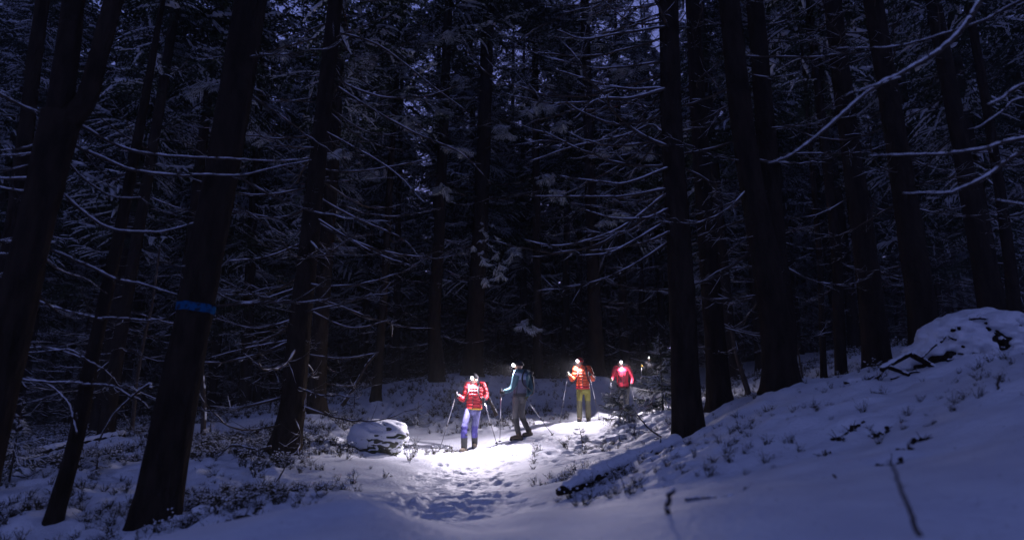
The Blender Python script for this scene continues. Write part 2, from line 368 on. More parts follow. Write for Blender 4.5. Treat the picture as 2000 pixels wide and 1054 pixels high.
def bough_geo(rs, droop=0.4, twigs=24, snow=0.5, fat=1.0):
    """living spruce bough of unit length along +x: needle sprays in the first geometry, lying snow in the second"""
    g, gs = Geo(), Geo(); n = 9; t = np.linspace(0, 1, n)
    P = np.stack([t, rs.normal(0, 0.05) * t, -droop * t + (droop * 0.75) * t ** 2.4], -1)
    v, q, tt = tube(P, 0.012 * (1 - t) + 0.003, 3); g.add(v, q, tt)
    for i in range(twigs):
        s = 0.10 + 0.9 * (i + rs.random()) / twigs; f = s * (n - 1); a = min(int(f), n - 2); p = P[a] + (P[a + 1] - P[a]) * (f - a)
        sd = 1 if i % 2 else -1
        d = unit([0.75 + 0.3 * rs.random(), sd * (0.75 + 0.3 * rs.random()), -0.12 - 0.45 * rs.random()])
        if s > 0.93: d = unit([1, sd * 0.25, -0.15])
        l = (0.40 * (1 - s) ** 0.7 + 0.11) * (0.7 + 0.6 * rs.random())
        m = 7; u = np.linspace(0, 1, m)
        Q = p + d * l * u[:, None] + np.array([0, 0, -0.35 * l]) * (u ** 2)[:, None]
        side = unit(np.cross(d, [0, 0, 1])); upv = np.cross(side, d)
        V = []; T = []
        for h in range(m):                              # needle tufts either side of the twig and hanging below
            for sg in (1, -1, 0):
                nl = 0.06 * fat * (0.7 + 0.7 * rs.random()) * (1.15 - 0.5 * u[h])
                o = (side * sg * 0.85 + d * 0.7 + upv * (rs.normal(0, 0.25) if sg else -0.9))
                o = unit(o) * nl; wv = np.cross(unit(o), unit(upv + 0.6 * side * (1 - abs(sg)) + rs.normal(0, 0.3, 3))) * 0.017 * fat ** 1.5
                b = len(V); V += [Q[h] - wv, Q[h] + wv, Q[h] + o]; T.append((b, b + 1, b + 2))
        g.add(V, None, T)
        if rs.random() < snow:
            Q = Q[::2]; u = u[::2]; m = len(Q)
            rr = 0.022 * (0.6 + 0.8 * rs.random(m)) * (1.1 - 0.5 * u) * np.minimum(1, l / 0.2); rr[0] *= 0.5; rr[-1] *= 0.4
            v, q, tt = tube(Q + np.array([0, 0, 0.012]) + rs.normal(0, 0.006, (m, 3)), rr, 4, 1.25, 0.6, cap=False); gs.add(v, q, tt)
    if snow > 0:
        for a in range(2, n - 1):
            if rs.random() < snow:
                v, q, tt = blob(P[a] + [0, 0, 0.016], (0.085 + 0.05 * rs.random(), 0.045 + 0.04 * rs.random(), 0.024), 6, 3, 0.35, rs); gs.add(v, q, tt)
    return g.pack(), gs.pack()
BOUGH = [bough_geo(np.random.default_rng(200 + k), 0.15 + 0.10 * k, 22, 0.55) for k in range(6)]
BOUGH_LOW = [bough_geo(np.random.default_rng(230 + k), 0.2 + 0.12 * k, 14, 0.35) for k in range(4)]

def crown_geo(rs, z0, z1, rad, count, lib, lean=None, base=0.35, taper=0.75, snow_keep=0.75):
    g, gs = Geo(), Geo()
    for i in range(count):
        s = ((i + rs.random()) / count) ** 0.85; z = z0 + (z1 - z0) * s
        L = max((rad * (1 - s) ** taper * (base + (1 - base) * min(1, s * 4 + 0.3))) * (0.65 + 0.55 * rs.random()), 0.05 * rad)
        b, bs = lib[rs.integers(len(lib))]
        el = R(rs.normal(4, 10)) + 0.5 * s * s
        M = rotz(rs.random() * 2 * math.pi) @ roty(-el) * L
        o = np.array([0, 0, z]) + (lean(z) if lean else 0)
        g.addpack(b, M, o)
        if rs.random() < snow_keep: gs.addpack(bs, M, o)
    return g, gs

# ------------------------------------------------------------------ near trees, one by one
LABELS = {
    'blue': 'thick leaning spruce trunk with a blue paint ring round it, close on the left',
    'thinleft': 'thin dark slanting stem left of the trunk with the blue ring',
    'fork': 'forked tree at the left edge with a snow pad lying in its crotch',
    'lit': 'brown spruce trunk with many bare snowy branches left of the snowy boulder',
    'gate': 'straight dark spruce trunk standing at the head of the fallen log',
    'gateback': 'dark spruce trunk just behind and right of the trunk by the fallen log',
    'twinfront': 'front spruce of the close pair on the crest of the right bank',
    'twinback': 'rear straighter spruce of the close pair on the crest of the right bank',
    'rightone': 'dark spruce trunk left of the snowy brush pile, right of the snowy gap',
    'righttwo': 'broad dark spruce trunk rising just left behind the snowy brush pile',
    'rightthree': 'spruce trunk rising right behind the top of the brush pile',
    'slimright': 'slim spruce in the snowy gap between the close pair and the brush pile',
    'slimgap': 'thinnest pole-like spruce in the snowy gap beside the close pair',
    'slimedge': 'slim spruce trunk at the right edge of the picture above the brush pile',
    'behindlit': 'dark spruce trunk directly behind the brown branchy trunk',
    'leanstem': 'slim spruce stem on the slope behind the snowy boulder',
    'centre': 'spruce trunk in the middle distance above the small snow-laden spruce',
    'centrethick': 'thick spruce trunk in the middle distance right behind the hiker in the quilted red jacket',
    'pathright': 'spruce trunk in the middle distance right behind the hiker in the orange jacket',
    'postcentre': 'slim straight spruce trunk behind the hiker in the teal jacket',
    'leftback': 'spruce trunk on the far left slope behind the thin slanting stem',
    'leftbacktwo': 'spruce trunk close behind the trunk with the blue ring, upslope',
    'leftedge': 'dark spruce trunk at the left edge behind the forked tree',
}
BRSPEC = {  # branches: count, z range, length range, bias azimuth (None = all round)
    'blue': (10, 2.2, 9, 1.0, 2.0, None), 'thinleft': (5, 0.8, 6, 0.5, 1.2, None), 'lit': (74, 0.5, 11, 1.3, 3.0, None), 'gate': (62, 2.7, 11, 1.2, 3.1, math.pi),
    'gateback': (44, 0.8, 10, 0.9, 2.2, None), 'twinfront': (34, 1.2, 10, 0.9, 2.4, math.pi), 'twinback': (34, 1.0, 11, 0.9, 2.4, 0.0),
    'rightone': (38, 1.5, 11, 1.0, 2.4, None), 'righttwo': (34, 1.5, 11, 1.0, 2.4, None), 'rightthree': (38, 2, 12, 1.0, 2.4, None),
    'slimright': (34, 1.5, 12, 0.7, 1.6, None), 'slimgap': (16, 1.5, 10, 0.4, 1.0, None), 'slimedge': (26, 2, 11, 0.8, 1.7, None),
    'behindlit': (50, 0.6, 13, 1.2, 2.8, None), 'leanstem': (34, 0.8, 13, 0.8, 2.0, None), 'centre': (46, 1.2, 13, 1.0, 2.4, None),
    'centrethick': (50, 1.2, 13, 1.2, 2.6, None), 'pathright': (50, 1.2, 13, 1.2, 2.6, None), 'postcentre': (36, 1.2, 13, 0.9, 2.0, None),
    'leftback': (46, 0.8, 11, 1.0, 2.5, None), 'leftbacktwo': (46, 0.8, 11, 1.0, 2.5, None), 'leftedge': (16, 1.5, 8, 0.8, 1.6, None), 'fork': (6, 0.8, 3.5, 0.6, 1.4, math.pi)}

def trunk_geo(P, r, k=18, rough=0.05, roots=True, seed=0):
    """tapered trunk with uneven bark plates and flared roots; P relative to the base"""
    rs = np.random.default_rng(seed); n = len(P)
    v, q, t = tube(P, r, k)
    V = v[:n * k].reshape(n, k, 3); c = P[:, None]
    a = np.arange(k)[None] * 2 * math.pi / k; z = P[:, 2][:, None] - P[0, 2]
    nz = vnoise(a * 3 / (2 * math.pi) * 2 + 0 * z, z * 1.6 + 0 * a, seed) * 0.6 + vnoise(np.cos(a) * 5 + 9, z * 5 + np.sin(a) * 5, seed + 1) * 0.6
    f = 1 + rough * nz
    if roots:
        ph = rs.random() * 6; lobe = 0.55 + 0.45 * np.cos(a * 4 + ph + 0.8 * np.sin(a + ph))
        f = f + 0.45 * lobe * np.exp(-np.maximum(z, 0) / 0.2) + 0.08 * np.exp(-np.maximum(z, 0) / 0.6)
    V = c + (V - c) * f[..., None]
    v[:n * k] = V.reshape(-1, 3)
    g = Geo(); g.add(v, q, t); return g

TREE = {}
CROWNS = []
for k in range(5):
    rs = np.random.default_rng(300 + k)
    gg, gs = crown_geo(rs, 0, 14, 3.0, 120, BOUGH_LOW)
    CROWNS.append((gg.mesh('crown', M_NEEDLE), gs.mesh('snow', M_BSNOW)))

def center_fn(P):
    z = P[:, 2]
    return lambda h: np.array([np.interp(h, z, P[:, 0]), np.interp(h, z, P[:, 1]), h])

def add_branches(root, cf, rf, spec, seed, singles=True):
    cnt, z0, z1, l0, l1, az = spec; rs = np.random.default_rng(seed)
    gj, gsj = Geo(), Geo()
    for i in range(cnt):
        h = z0 + (z1 - z0) * (i + rs.random()) / cnt
        a = rs.random() * 2 * math.pi if (az is None or rs.random() < 0.3) else rs.normal(az, 0.7)
        L = (l0 + (l1 - l0) * rs.random() ** 1.3); c = cf(h); me, ms, pk, pks = BR[rs.integers(len(BR))]
        if rs.random() < 0.18: L *= 0.25
        M = Matrix.Rotation(a, 4, 'Z') @ Matrix.Rotation(R(rs.normal(-2, 7)), 4, 'Y')
        c = c + np.array([math.cos(a), math.sin(a), 0]) * rf(h) * 0.7
        if singles:
            b = mkobj('branch', me, root, c, M.to_euler(), L); s = mkobj('snow', ms, b)
        else:
            m3 = np.array(M.to_3x3()) * L; gj.addpack(pk, m3, c); gsj.addpack(pks, m3, c)
    if not singles:
        b = mkobj('branches', gj.mesh('branches', M_TWIG), root); b['kind'] = 'stuff'
        mkobj('snow', gsj.mesh('snow', M_BSNOW), b)

for ti, (key, Y, pts, H) in enumerate(TR):
    W = np.array([pix(a, b, Y) for a, b, _ in pts]); rad = np.array([w_ * 0.46 * mpp(p) for (_, _, w_), p in zip(pts, W)])
    base = W[0].copy(); base[2] = hz(base[0], base[1]) - 0.10 if key not in ('fork', 'leftedge') else hz(base[0], base[1]) - 0.1
    W[0] = base
    top = W[-1]; d = unit(W[-1] - W[-2])
    if key not in ('fork',):
        d = unit(d + np.array([0, 0, 0.4]))
        ext = top + d * max(H - (top[2] - base[2]), 1.0)
        mid = (top + ext) / 2
        W = np.vstack([W, mid, ext]); rad = np.append(rad, [rad[-1] * 0.65, 0.03])
    curve = smooth_curve(np.column_stack([W, rad]), 64)
    # more rings near the ground
    P = curve[:, :3] - base; r = np.maximum(curve[:, 3], 0.02)
    extra = np.array([0.06, 0.14, 0.24, 0.38, 0.6])
    ez = np.interp(extra, P[:, 2], np.arange(len(P)))
    allz = np.sort(np.concatenate([np.arange(len(P)), ez]))
    P = np.stack([np.interp(allz, np.arange(len(P)), P[:, c]) for c in range(3)], -1); r = np.interp(allz, np.arange(64), r)
    root = thing('forked_tree' if key == 'fork' else 'spruce_tree', LABELS[key], 'tree', base)
    gt = trunk_geo(P, r, 20 if Y < 12 else 12, 0.06, True, 50 + ti)
    mkobj('trunk', gt.mesh('trunk', M_BARK), root)
    cf = center_fn(P); rf = lambda h, P=P, r=r: float(np.interp(h, P[:, 2], r))
    TREE[key] = (root, base, cf, rf)
    if key in BRSPEC: add_branches(root, cf, rf, BRSPEC[key], 900 + ti, singles=Y < 13.6)
    if H > 12 and key != 'thinleft':
        zc = (10.5 if Y < 9 else max(7.5, 0.42 * H)) if Y < 13 else (0.56 * H if Y > 18 else 0.40 * H)
        cm, cs = CROWNS[ti % 5]; s = (H - zc + 0.4) / 14
        c = cf(zc); a = cf(H - 0.5) - c
        tilt = Vector((0, 0, 1)).rotation_difference(Vector(a)).to_euler()
        cr = mkobj('crown', cm, root, c, tilt, (1.0 * (H / 22), 1.0 * (H / 22), s)); mkobj('snow', cs, cr)

# forked tree: the two stems above the crotch, the snow pad in it
root, base, cf, rf = TREE['fork']
for pl in ([(114, 245, 50), (125, 150, 44), (138, 60, 40), (150, -60, 36)], [(130, 240, 46), (168, 195, 38), (190, 120, 34), (222, 0, 32), (240, -80, 30)]):
    W = np.array([pix(a, b, 5.6) for a, b, _ in pl]); rad = np.array([c * 0.5 * mpp(p) for (_, _, c), p in zip(pl, W)])
    d = unit(W[-1] - W[-2] + np.array([0, 0, 0.15])); W = np.vstack([W, W[-1] + d * 5, W[-1] + d * 11]); rad = np.append(rad, [rad[-1] * .7, 0.03])
    C = smooth_curve(np.column_stack([W, rad]), 40)
    mkobj('stem', trunk_geo(C[:, :3] - base, C[:, 3], 16, 0.05, False, 77).mesh('stem', M_BARK), root)
    cr = mkobj('crown', CROWNS[1][0], root, C[33, :3] - base, (0, 0, 1), (0.8, 0.8, 0.35)); mkobj('snow', CROWNS[1][1], cr)
gs = Geo(); c = pix(147, 204, 5.63) - base
for dx, s in ((-0.025, .03), (0.015, .04), (0.05, .03)):
    gs.add(*blob(c + [dx, 0, 0], (s, 0.05, 0.022), 12, 8, 0.2))
mkobj('snow', gs.mesh('snow', M_BSNOW), root)

# blue paint ring on the leaning trunk
root, base, cf, rf = TREE['blue']
zb = pix(383, 602, 6.6)[2] - base[2]
hh = np.linspace(zb - 0.043, zb + 0.043, 5)
Pb = np.array([cf(h) for h in hh]); vb, qb, tb = tube(Pb, [rf(h) * 1.075 for h in hh], 28, cap=False)
vb[:, 2] += 0.006 * vnoise(np.arctan2(vb[:, 1] - Pb[0, 1], vb[:, 0] - Pb[0, 0]) * 4, vb[:, 2] * 0, 4)
gb = Geo(); gb.add(vb, qb)
tag(mkobj('paint_ring', gb.mesh('paint_ring', M_PAINT), root), 'blue paint ring')

# the long curved branches that can be followed one by one in the photograph
def hand_branch(key, px, Y, w0, w1, seed, tw=7, tl=0.16, dY=0.0, gaps=0.12, wide=1.1):
    root, base, cf, rf = TREE[key]; rs = np.random.default_rng(seed)
    W = np.array([pix(a, b, Y + dY * i / max(len(px) - 1, 1)) for i, (a, b) in enumerate(px)]) - base
    n = 8 * len(px); C = smooth_curve(W, n); t = np.linspace(0, 1, n)
    C += np.cumsum(rs.normal(0, 0.0022, (n, 3)), 0)
    m = mpp(W[len(W) // 2] + base); r = (w0 + (w1 - w0) * t) * 0.37 * m
    gg, gs = stick_geo(C, r, rs, twigs=tw, tl=tl, snow_wide=wide, gaps=gaps, k=7)
    b = mkobj('branch', gg.mesh('branch', M_TWIG), root); mkobj('snow', gs.mesh('snow', M_BSNOW), b)
h8 = lambda l: [(a / 2, b / 2) for a, b in l]
h7 = lambda l: [(1000 + a / 2, b / 2) for a, b in l]
h3 = lambda l: [(a / 2, 527 + b / 2) for a, b in l]
for i, (l, w0, w1) in enumerate([
    ([(280, 470), (330, 500), (430, 560), (560, 600), (700, 615), (810, 615), (940, 622), (1100, 626), (1210, 618)], 9, 3),
    ([(240, 545), (290, 570), (400, 620), (520, 665), (680, 685), (800, 683), (940, 685), (1050, 660), (1210, 625)], 9, 3),
    ([(200, 700), (230, 740), (330, 830), (450, 900), (600, 910), (680, 895), (770, 870)], 9, 4),
    ([(110, 925), (160, 955), (260, 1000), (350, 1040), (450, 1085), (560, 1110), (700, 1150)], 9, 5),
    ([(225, 600), (255, 630), (350, 720), (450, 775), (570, 775)], 7, 3),
    ([(-60, 330), (0, 365), (100, 415), (200, 445), (225, 430)], 9, 7),
    ([(200, 545), (120, 570), (0, 585), (-60, 580)], 6, 3), ([(190, 590), (100, 605), (0, 612), (-60, 605)], 6, 3),
    ([(170, 700), (80, 702), (0, 700), (-80, 690)], 7, 4), ([(160, 750), (80, 745), (0, 728), (-60, 710)], 6, 3),
    ([(120, 940), (60, 945), (-60, 940)], 6, 4), ([(110, 990), (30, 992), (-60, 985)], 6, 4),
    ([(170, 1010), (250, 1065), (340, 1090), (430, 1150)], 5, 2)]):
    hand_branch('fork', h8(l), 5.7, w0, w1, 1000 + i, tw=5, tl=0.12, dY=0.9)
for i, (l, w0, w1) in enumerate([
    ([(400, 195), (360, 185), (240, 155), (125, 110), (60, 80)], 7, 4), ([(400, 188), (480, 190), (560, 195), (650, 190)], 6, 3),
    ([(330, 350), (300, 335), (180, 300), (65, 305)], 6, 3), ([(330, 345), (260, 310), (150, 318), (60, 322)], 5, 3), ([(335, 352), (390, 385), (430, 420), (465, 470)], 5, 2),
    ([(320, 445), (300, 440), (220, 432), (130, 425), (40, 415)], 6, 4), ([(320, 450), (430, 455), (500, 490), (540, 515), (580, 560)], 7, 3),
    ([(300, 640), (280, 560), (250, 510), (180, 450), (90, 420)], 5, 3), ([(590, 465), (580, 450), (510, 500), (440, 570), (380, 670)], 7, 4),
    ([(300, 560), (310, 640), (325, 700)], 5, 3), ([(480, 560), (510, 610), (540, 650)], 3, 2)]):
    hand_branch('thinleft', h3(l), 6.9, w0, w1, 1030 + i, tw=5, tl=0.2, dY=0.25)
for i, (l, w0, w1) in enumerate([
    ([(600, 105), (450, 125), (290, 150), (180, 115)], 7, 3), ([(605, 345), (430, 345), (200, 285), (170, 265)], 7, 3),
    ([(600, 348), (470, 385), (330, 395), (250, 470)], 9, 4), ([(620, 520), (580, 515), (540, 490), (440, 530), (250, 570), (70, 630)], 8, 3),
    ([(610, 655), (500, 700), (420, 720), (330, 710), (190, 690)], 7, 3), ([(600, 740), (420, 770), (250, 770), (90, 768)], 7, 3),
    ([(610, 815), (520, 850), (400, 850), (270, 815)], 7, 3), ([(600, 760), (420, 890), (200, 955), (50, 930)], 8, 3),
    ([(610, 860), (400, 980), (260, 1000)], 7, 3), ([(615, 905), (540, 940), (420, 970), (300, 985)], 7, 3)]):
    hand_branch('gate', h7(l), 8.9, w0, w1, 1060 + i, tw=8, tl=0.2, dY=0.6 if i % 2 else -0.4)
for i, (l, w0, w1) in enumerate([   # long drooping branches of the brown trunk
    ([(628, 150), (720, 210), (810, 260), (900, 300), (960, 360)], 6, 2.5), ([(622, 250), (760, 330), (830, 400)], 5, 2), ([(610, 380), (700, 430), (790, 470), (830, 520)], 6, 2.5),
    ([(606, 420), (720, 490), (800, 520)], 5, 2), ([(612, 330), (700, 335), (800, 320), (840, 310)], 5, 2), ([(600, 470), (520, 500), (440, 510)], 6, 3),
    ([(640, 60), (740, 90), (860, 180), (915, 220)], 6, 2.5), ([(585, 620), (500, 640), (420, 620)], 5, 2.5), ([(590, 600), (680, 640), (760, 625)], 5, 2.5),
    ([(585, 660), (480, 680), (410, 700)], 5, 2.5), ([(582, 690), (660, 700), (740, 690)], 5, 2.5), ([(590, 560), (480, 590), (400, 560)], 5, 2.5)]):
    hand_branch('lit', l, 11.0, w0, w1, 1090 + i, tw=9, tl=0.2, dY=-0.8 if i % 2 else 0.6)

# a spruce just outside the frame on the right, whose long branches hang into the picture
nb = np.array([4.6, 4.6, 0]); nb[2] = hz(nb[0], nb[1]) - 0.1
root = thing('spruce_tree', 'near spruce at the right edge whose long blurred branches hang into the picture', 'tree', nb)
Pn = np.stack([np.linspace(0, -0.6, 40), np.zeros(40), np.linspace(0, 20, 40)], -1); rn = np.linspace(0.2, 0.03, 40)
mkobj('trunk', trunk_geo(Pn, rn, 18, 0.06, True, 31).mesh('trunk', M_BARK), root)
cr = mkobj('crown', CROWNS[2][0], root, (-0.2, 0, 7.5), (0, 0, 2), (1, 1, 0.9)); mkobj('snow', CROWNS[2][1], cr)
TREE['near'] = (root, nb, center_fn(Pn), lambda h: 0.18)
for i, (l, w0, w1, Y) in enumerate([
    ([(2150, -500), (2000, -250), (1840, 0), (1780, 90), (1700, 180), (1600, 250), (1520, 305), (1440, 345), (1300, 460), (1170, 570), (1090, 625), (1030, 645)], 17, 5, 4.3),
    ([(1520, 305), (1400, 340), (1300, 370)], 7, 3, 4.1), ([(2350, 500), (2000, 545), (1850, 585), (1700, 600), (1530, 600), (1400, 598)], 12, 4, 4.4),
    ([(2400, 400), (2000, 590), (1850, 690), (1740, 745), (1650, 760), (1530, 755)], 13, 4, 4.4), ([(2300, 250), (2000, 330), (1920, 380), (1850, 415)], 11, 4, 4.2),
    ([(2400, -150), (2000, 0), (1850, 80), (1700, 130), (1560, 165), (1430, 185), (1250, 190)], 9, 3, 5.0), ([(2400, 850), (2000, 800), (1870, 785)], 9, 4, 4.2),
    ([(2400, 350), (2000, 380), (1900, 440), (1800, 500)], 7, 3, 4.8)]):
    hand_branch('near', h7(l), Y, w0, w1, 1120 + i, tw=4, tl=0.10, wide=1.15)

# ------------------------------------------------------------------ forest behind: whole spruces
PROTO = []
for k in range(7):
    rs = np.random.default_rng(400 + k); H = 20 + 6 * rs.random(); zc = [3.0, 5.0, 6.5, 8.0, 4.0, 9.5, 2.2][k]
    n = 24; t = np.linspace(0, 1, n)
    P = np.stack([0.25 * np.sin(t * 2 + k) * t, 0.2 * np.cos(t * 2.3 + k) * t, t * H], -1); P -= P[0]
    r = 0.19 * (1 - t) ** 0.85 + 0.012
    P = np.insert(P, 1, [[0, 0, 0.15], [0, 0, 0.4]], 0); r = np.insert(r, 1, [r[0], r[0]])
    tm = trunk_geo(P, r, 9, 0.05, True, 60 + k).mesh('trunk', M_BARK)
    gg, gs = crown_geo(rs, zc, H, 2.3 + 0.5 * rs.random(), 136, BOUGH, base=0.6, snow_keep=0.6)
    cm, cs = gg.mesh('crown', M_NEEDLE), gs.mesh('snow', M_BSNOW)
    gj, gsj = Geo(), Geo()
    for i in range(52):
        h = 0.7 + (zc + 3.5) * (i + rs.random()) / 52; me, ms, pk, pks = BR[rs.integers(len(BR))]
        M = rotz(rs.random() * 6.283) @ roty(R(rs.normal(0, 8))) * (0.8 + 1.6 * rs.random())
        gj.addpack(pk, M, (0, 0, h)); gsj.addpack(pks, M, (0, 0, h))
    PROTO.append((tm, gj.mesh('branches', M_TWIG), gsj.mesh('snow', M_BSNOW), cm, cs))
spots = []; rs = np.random.default_rng(21)
taken = [(h[0], h[1]) for h in HERO]
def blocked(x, y):
    if path_dist(np.array([x]), np.array([y]))[0] < 1.6: return True
    px = 1000 + FPX * x / y
    if y < 27 and 640 < px < 1340: return True
    if y < 24 and 1540 < px < 1680: return True
    return any((x - a) ** 2 + (y - b) ** 2 < 1.9 ** 2 for a, b in taken)
for q_ in ((-3.6, 29), (-4.6, 35), (-5.5, 42), (2.4, 29.5), (3.4, 34), (4.3, 41), (-1.6, 31), (0.6, 33)): spots.append(q_); taken.append(q_)
tries = 0
while len(spots) < 235 and tries < 20000:
    tries += 1
    y = 15 + 43 * rs.random() ** 0.8; x = (rs.random() * 2 - 1) * (0.84 * y + 3)
    if blocked(x, y): continue
    spots.append((x, y)); taken.append((x, y))
spots.sort(key=lambda p: p[1])
for i, (x, y) in enumerate(spots):
    pr = PROTO[rs.integers(7)] ; s = 0.8 + 0.4 * rs.random()
    root = thing('spruce_tree', 'tall spruce with snow-dusted boughs in the dark forest behind the hikers', 'tree', (x, y, hz(x, y) - 0.08), rs.random() * 6.283, 'spruces of the dark forest behind')
    root.scale = (s, s, s * (0.9 + 0.2 * rs.random())); root.rotation_euler[0] = R(rs.normal(0, 1.2)); root.rotation_euler[1] = R(rs.normal(0, 1.2))
    mkobj('trunk', pr[0], root)
    b = mkobj('branches', pr[1], root); b['kind'] = 'stuff'; mkobj('snow', pr[2], b)
    c = mkobj('crown', pr[3], root); mkobj('snow', pr[4], c)

# far-off wood that closes the view between the trunks: one mass
def far_bough(rs):
    g, gs = Geo(), Geo()
    for i in range(9):
        t = 0.15 + 0.85 * i / 8; sd = 1 if i % 2 else -1; p = np.array([t * 0.9, 0, -0.4 * t + 0.25 * t * t])
        for k in range(3):
            d = unit([0.5 + 0.4 * rs.random(), sd * rs.uniform(0.2, 1), rs.uniform(-0.9, 0.0)]) * rs.uniform(0.2, 0.42); w_ = unit(np.cross(d, rs.normal(0, 1, 3))) * rs.uniform(0.06, 0.13)
            g.add([p - w_, p + w_, p + d], None, [(0, 1, 2)])
        if rs.random() < 0.4:
            d = unit([0.5, sd * rs.uniform(.2, 1), -0.3]) * rs.uniform(0.12, 0.3); w_ = unit(np.cross(d, [0, 0, 1])) * rs.uniform(0.03, 0.05); u_ = np.array([0, 0, .03])
            gs.add([p - w_ + u_, p + w_ + u_, p + d + u_], None, [(0, 1, 2)])
    return g.pack(), gs.pack()
FB = [far_bough(np.random.default_rng(260 + k)) for k in range(5)]
ff, ffs = Geo(), Geo(); rs = np.random.default_rng(33)
for i in range(360):
    y = 44 + 28 * rs.random(); x = (i / 360 * 2 - 1) * (0.86 * y + 4) + rs.normal(0, 0.8); z = hz(x, y) - 0.2
    gg, gs = crown_geo(rs, 0.2, rs.uniform(9, 19), rs.uniform(2.6, 3.6), 54, FB, base=1.0, taper=0.6, snow_keep=0.6)
    ff.addpack(gg.pack(), None, (x, y, z)); ffs.addpack(gs.pack(), None, (x, y, z))
ffs_p = ffs.pack(); ff.addpack(ffs_p, m=1)
tag(mkobj('distant_forest', ff.mesh('distant_forest', [M_NEEDLE, M_BSNOW])), 'dense dark wood of young spruces far behind the trunks', 'forest', kind='stuff')

# ------------------------------------------------------------------ undergrowth on the forest floor
TUFT = []
for k in range(8):
    rs = np.random.default_rng(500 + k); g = Geo()
    for i in range(11):
        a = rs.random() * 6.283; d = np.array([math.cos(a), math.sin(a), 0]); h = rs.uniform(0.4, 1.0); sp = rs.uniform(0.15, 0.75)
        u = np.linspace(0, 1, 4)[:, None]; P = d * 0.12 * rs.random() + d * sp * u ** 1.4 * h + np.array([0, 0, h]) * (u - 0.25 * sp * u ** 2)
        P += rs.normal(0, 0.02, P.shape)
        wv = unit(np.cross(unit(P[-1] - P[0]), rs.normal(0, 1, 3))) * 0.022; ww = np.linspace(1, 0.4, 4)[:, None]
        g.add(np.vstack([P - wv * ww, P + wv * ww]), [(0, 1, 5, 4), (1, 2, 6, 5), (2, 3, 7, 6)])
        for j in range(5):                            # side twiglets with small leaves
            b = P[1 + j % 3]; o = unit(rs.normal(0, 1, 3) + [0, 0, 0.5]) * rs.uniform(0.10, 0.28); wv = unit(np.cross(o, rs.normal(0, 1, 3))) * rs.uniform(0.010, 0.028)
            g.add([b - wv * 0.4, b + wv * 0.4, b + o * 0.6 + wv, b + o], None, [(0, 1, 2), (0, 2, 3)])
        if rs.random() < 0.5:
            v, q, t = blob(P[-1], (rs.uniform(.04, .10), rs.uniform(.04, .10), rs.uniform(.02, .05)), 5, 4, 0.3, rs); g.add(v, q, t, 1)
    TUFT.append(g.pack())
rs = np.random.default_rng(41); N = 170000
yy = 4.5 + 22 * rs.random(N) ** 1.15; xx = (rs.random(N) * 2 - 1) * (0.84 * yy + 0.5)
hd = heath(xx, yy); clump = smoothstep(-0.45, 0.45, vnoise(xx * 1.1, yy * 1.1, 15) + 0.5 * vnoise(xx * 3, yy * 3, 16))
bank = smoothstep(1.0, 2.2, xx) * (1 - smoothstep(11, 13, yy)); pdn = path_dist(xx, yy)
p = hd * (0.10 + 0.9 * clump) * np.where(xx < -1.2, np.where(yy < 10, 0.24, 0.36), 0.26) + bank * (pdn > 1.0) * clump * 0.016 * (np.hypot(xx, yy) > 5.2)
edge = np.exp(-((xx - (0.9 + 0.11 * (yy - 5))) / 0.35) ** 2) * (yy > 5) * (yy < 9.5); p = np.where((xx > 0.6) & (yy < 17), p * 0.4, p); p = np.maximum(p, edge * 0.06)
for hp in HERO: p = p * (np.hypot(xx - hp[0], yy - hp[1]) > 0.38)
yp = pix(1212, 838, 15.6); p = p * np.where(np.hypot(xx - yp[0], yy - yp[1]) < 1.6, 0.3, 1)
keep = rs.random(N) < p; xx, yy = xx[keep], yy[keep]; zz = height(xx, yy) - 0.02; n_ = len(xx)
me = bpy.data.meshes.new('undergrowth'); me.from_pydata(np.stack([xx, yy, zz], -1).tolist(), [], [])
sc_ = (0.05 + 0.17 * rs.random(n_) ** 1.6) * np.where(yy > 9, 1.1, 0.85) * np.where((xx > 1) & (yy < 13), 0.75, 1)
me.attributes.new('size', 'FLOAT', 'POINT').data.foreach_set('value', sc_.astype(np.float32))
me.attributes.new('turn', 'FLOAT_VECTOR', 'POINT').data.foreach_set('vector', np.stack([rs.normal(0, .2, n_), rs.normal(0, .2, n_), rs.random(n_) * 6.283], -1).astype(np.float32).ravel())
me.attributes.new('pick', 'INT', 'POINT').data.foreach_set('value', rs.integers(0, 8, n_).astype(np.int32))
tc_ = bpy.data.collections.new('tufts')
for k, pk in enumerate(TUFT):
    g = Geo(); g.addpack(pk); tc_.objects.link(bpy.data.objects.new('tuft', g.mesh('tuft', [M_SHRUB, M_BSNOW], False)))
ng = bpy.data.node_groups.new('undergrowth', 'GeometryNodeTree')
ng.interface.new_socket('Geometry', in_out='INPUT', socket_type='NodeSocketGeometry'); ng.interface.new_socket('Geometry', in_out='OUTPUT', socket_type='NodeSocketGeometry')
N_ = ng.nodes.new; gi, go = N_('NodeGroupInput'), N_('NodeGroupOutput'); ip = N_('GeometryNodeInstanceOnPoints'); ci = N_('GeometryNodeCollectionInfo'); m2p = N_('GeometryNodeMeshToPoints')
ci.inputs['Collection'].default_value = tc_; ci.inputs['Separate Children'].default_value = True; ci.inputs['Reset Children'].default_value = True
def attr(nm, ty): a = N_('GeometryNodeInputNamedAttribute'); a.data_type = ty; a.inputs[0].default_value = nm; return a.outputs['Attribute']
L_ = ng.links.new; L_(gi.outputs[0], m2p.inputs[0]); L_(m2p.outputs[0], ip.inputs['Points']); L_(ci.outputs[0], ip.inputs['Instance']); ip.inputs['Pick Instance'].default_value = True
L_(attr('pick', 'INT'), ip.inputs['Instance Index']); L_(attr('size', 'FLOAT'), ip.inputs['Scale'])
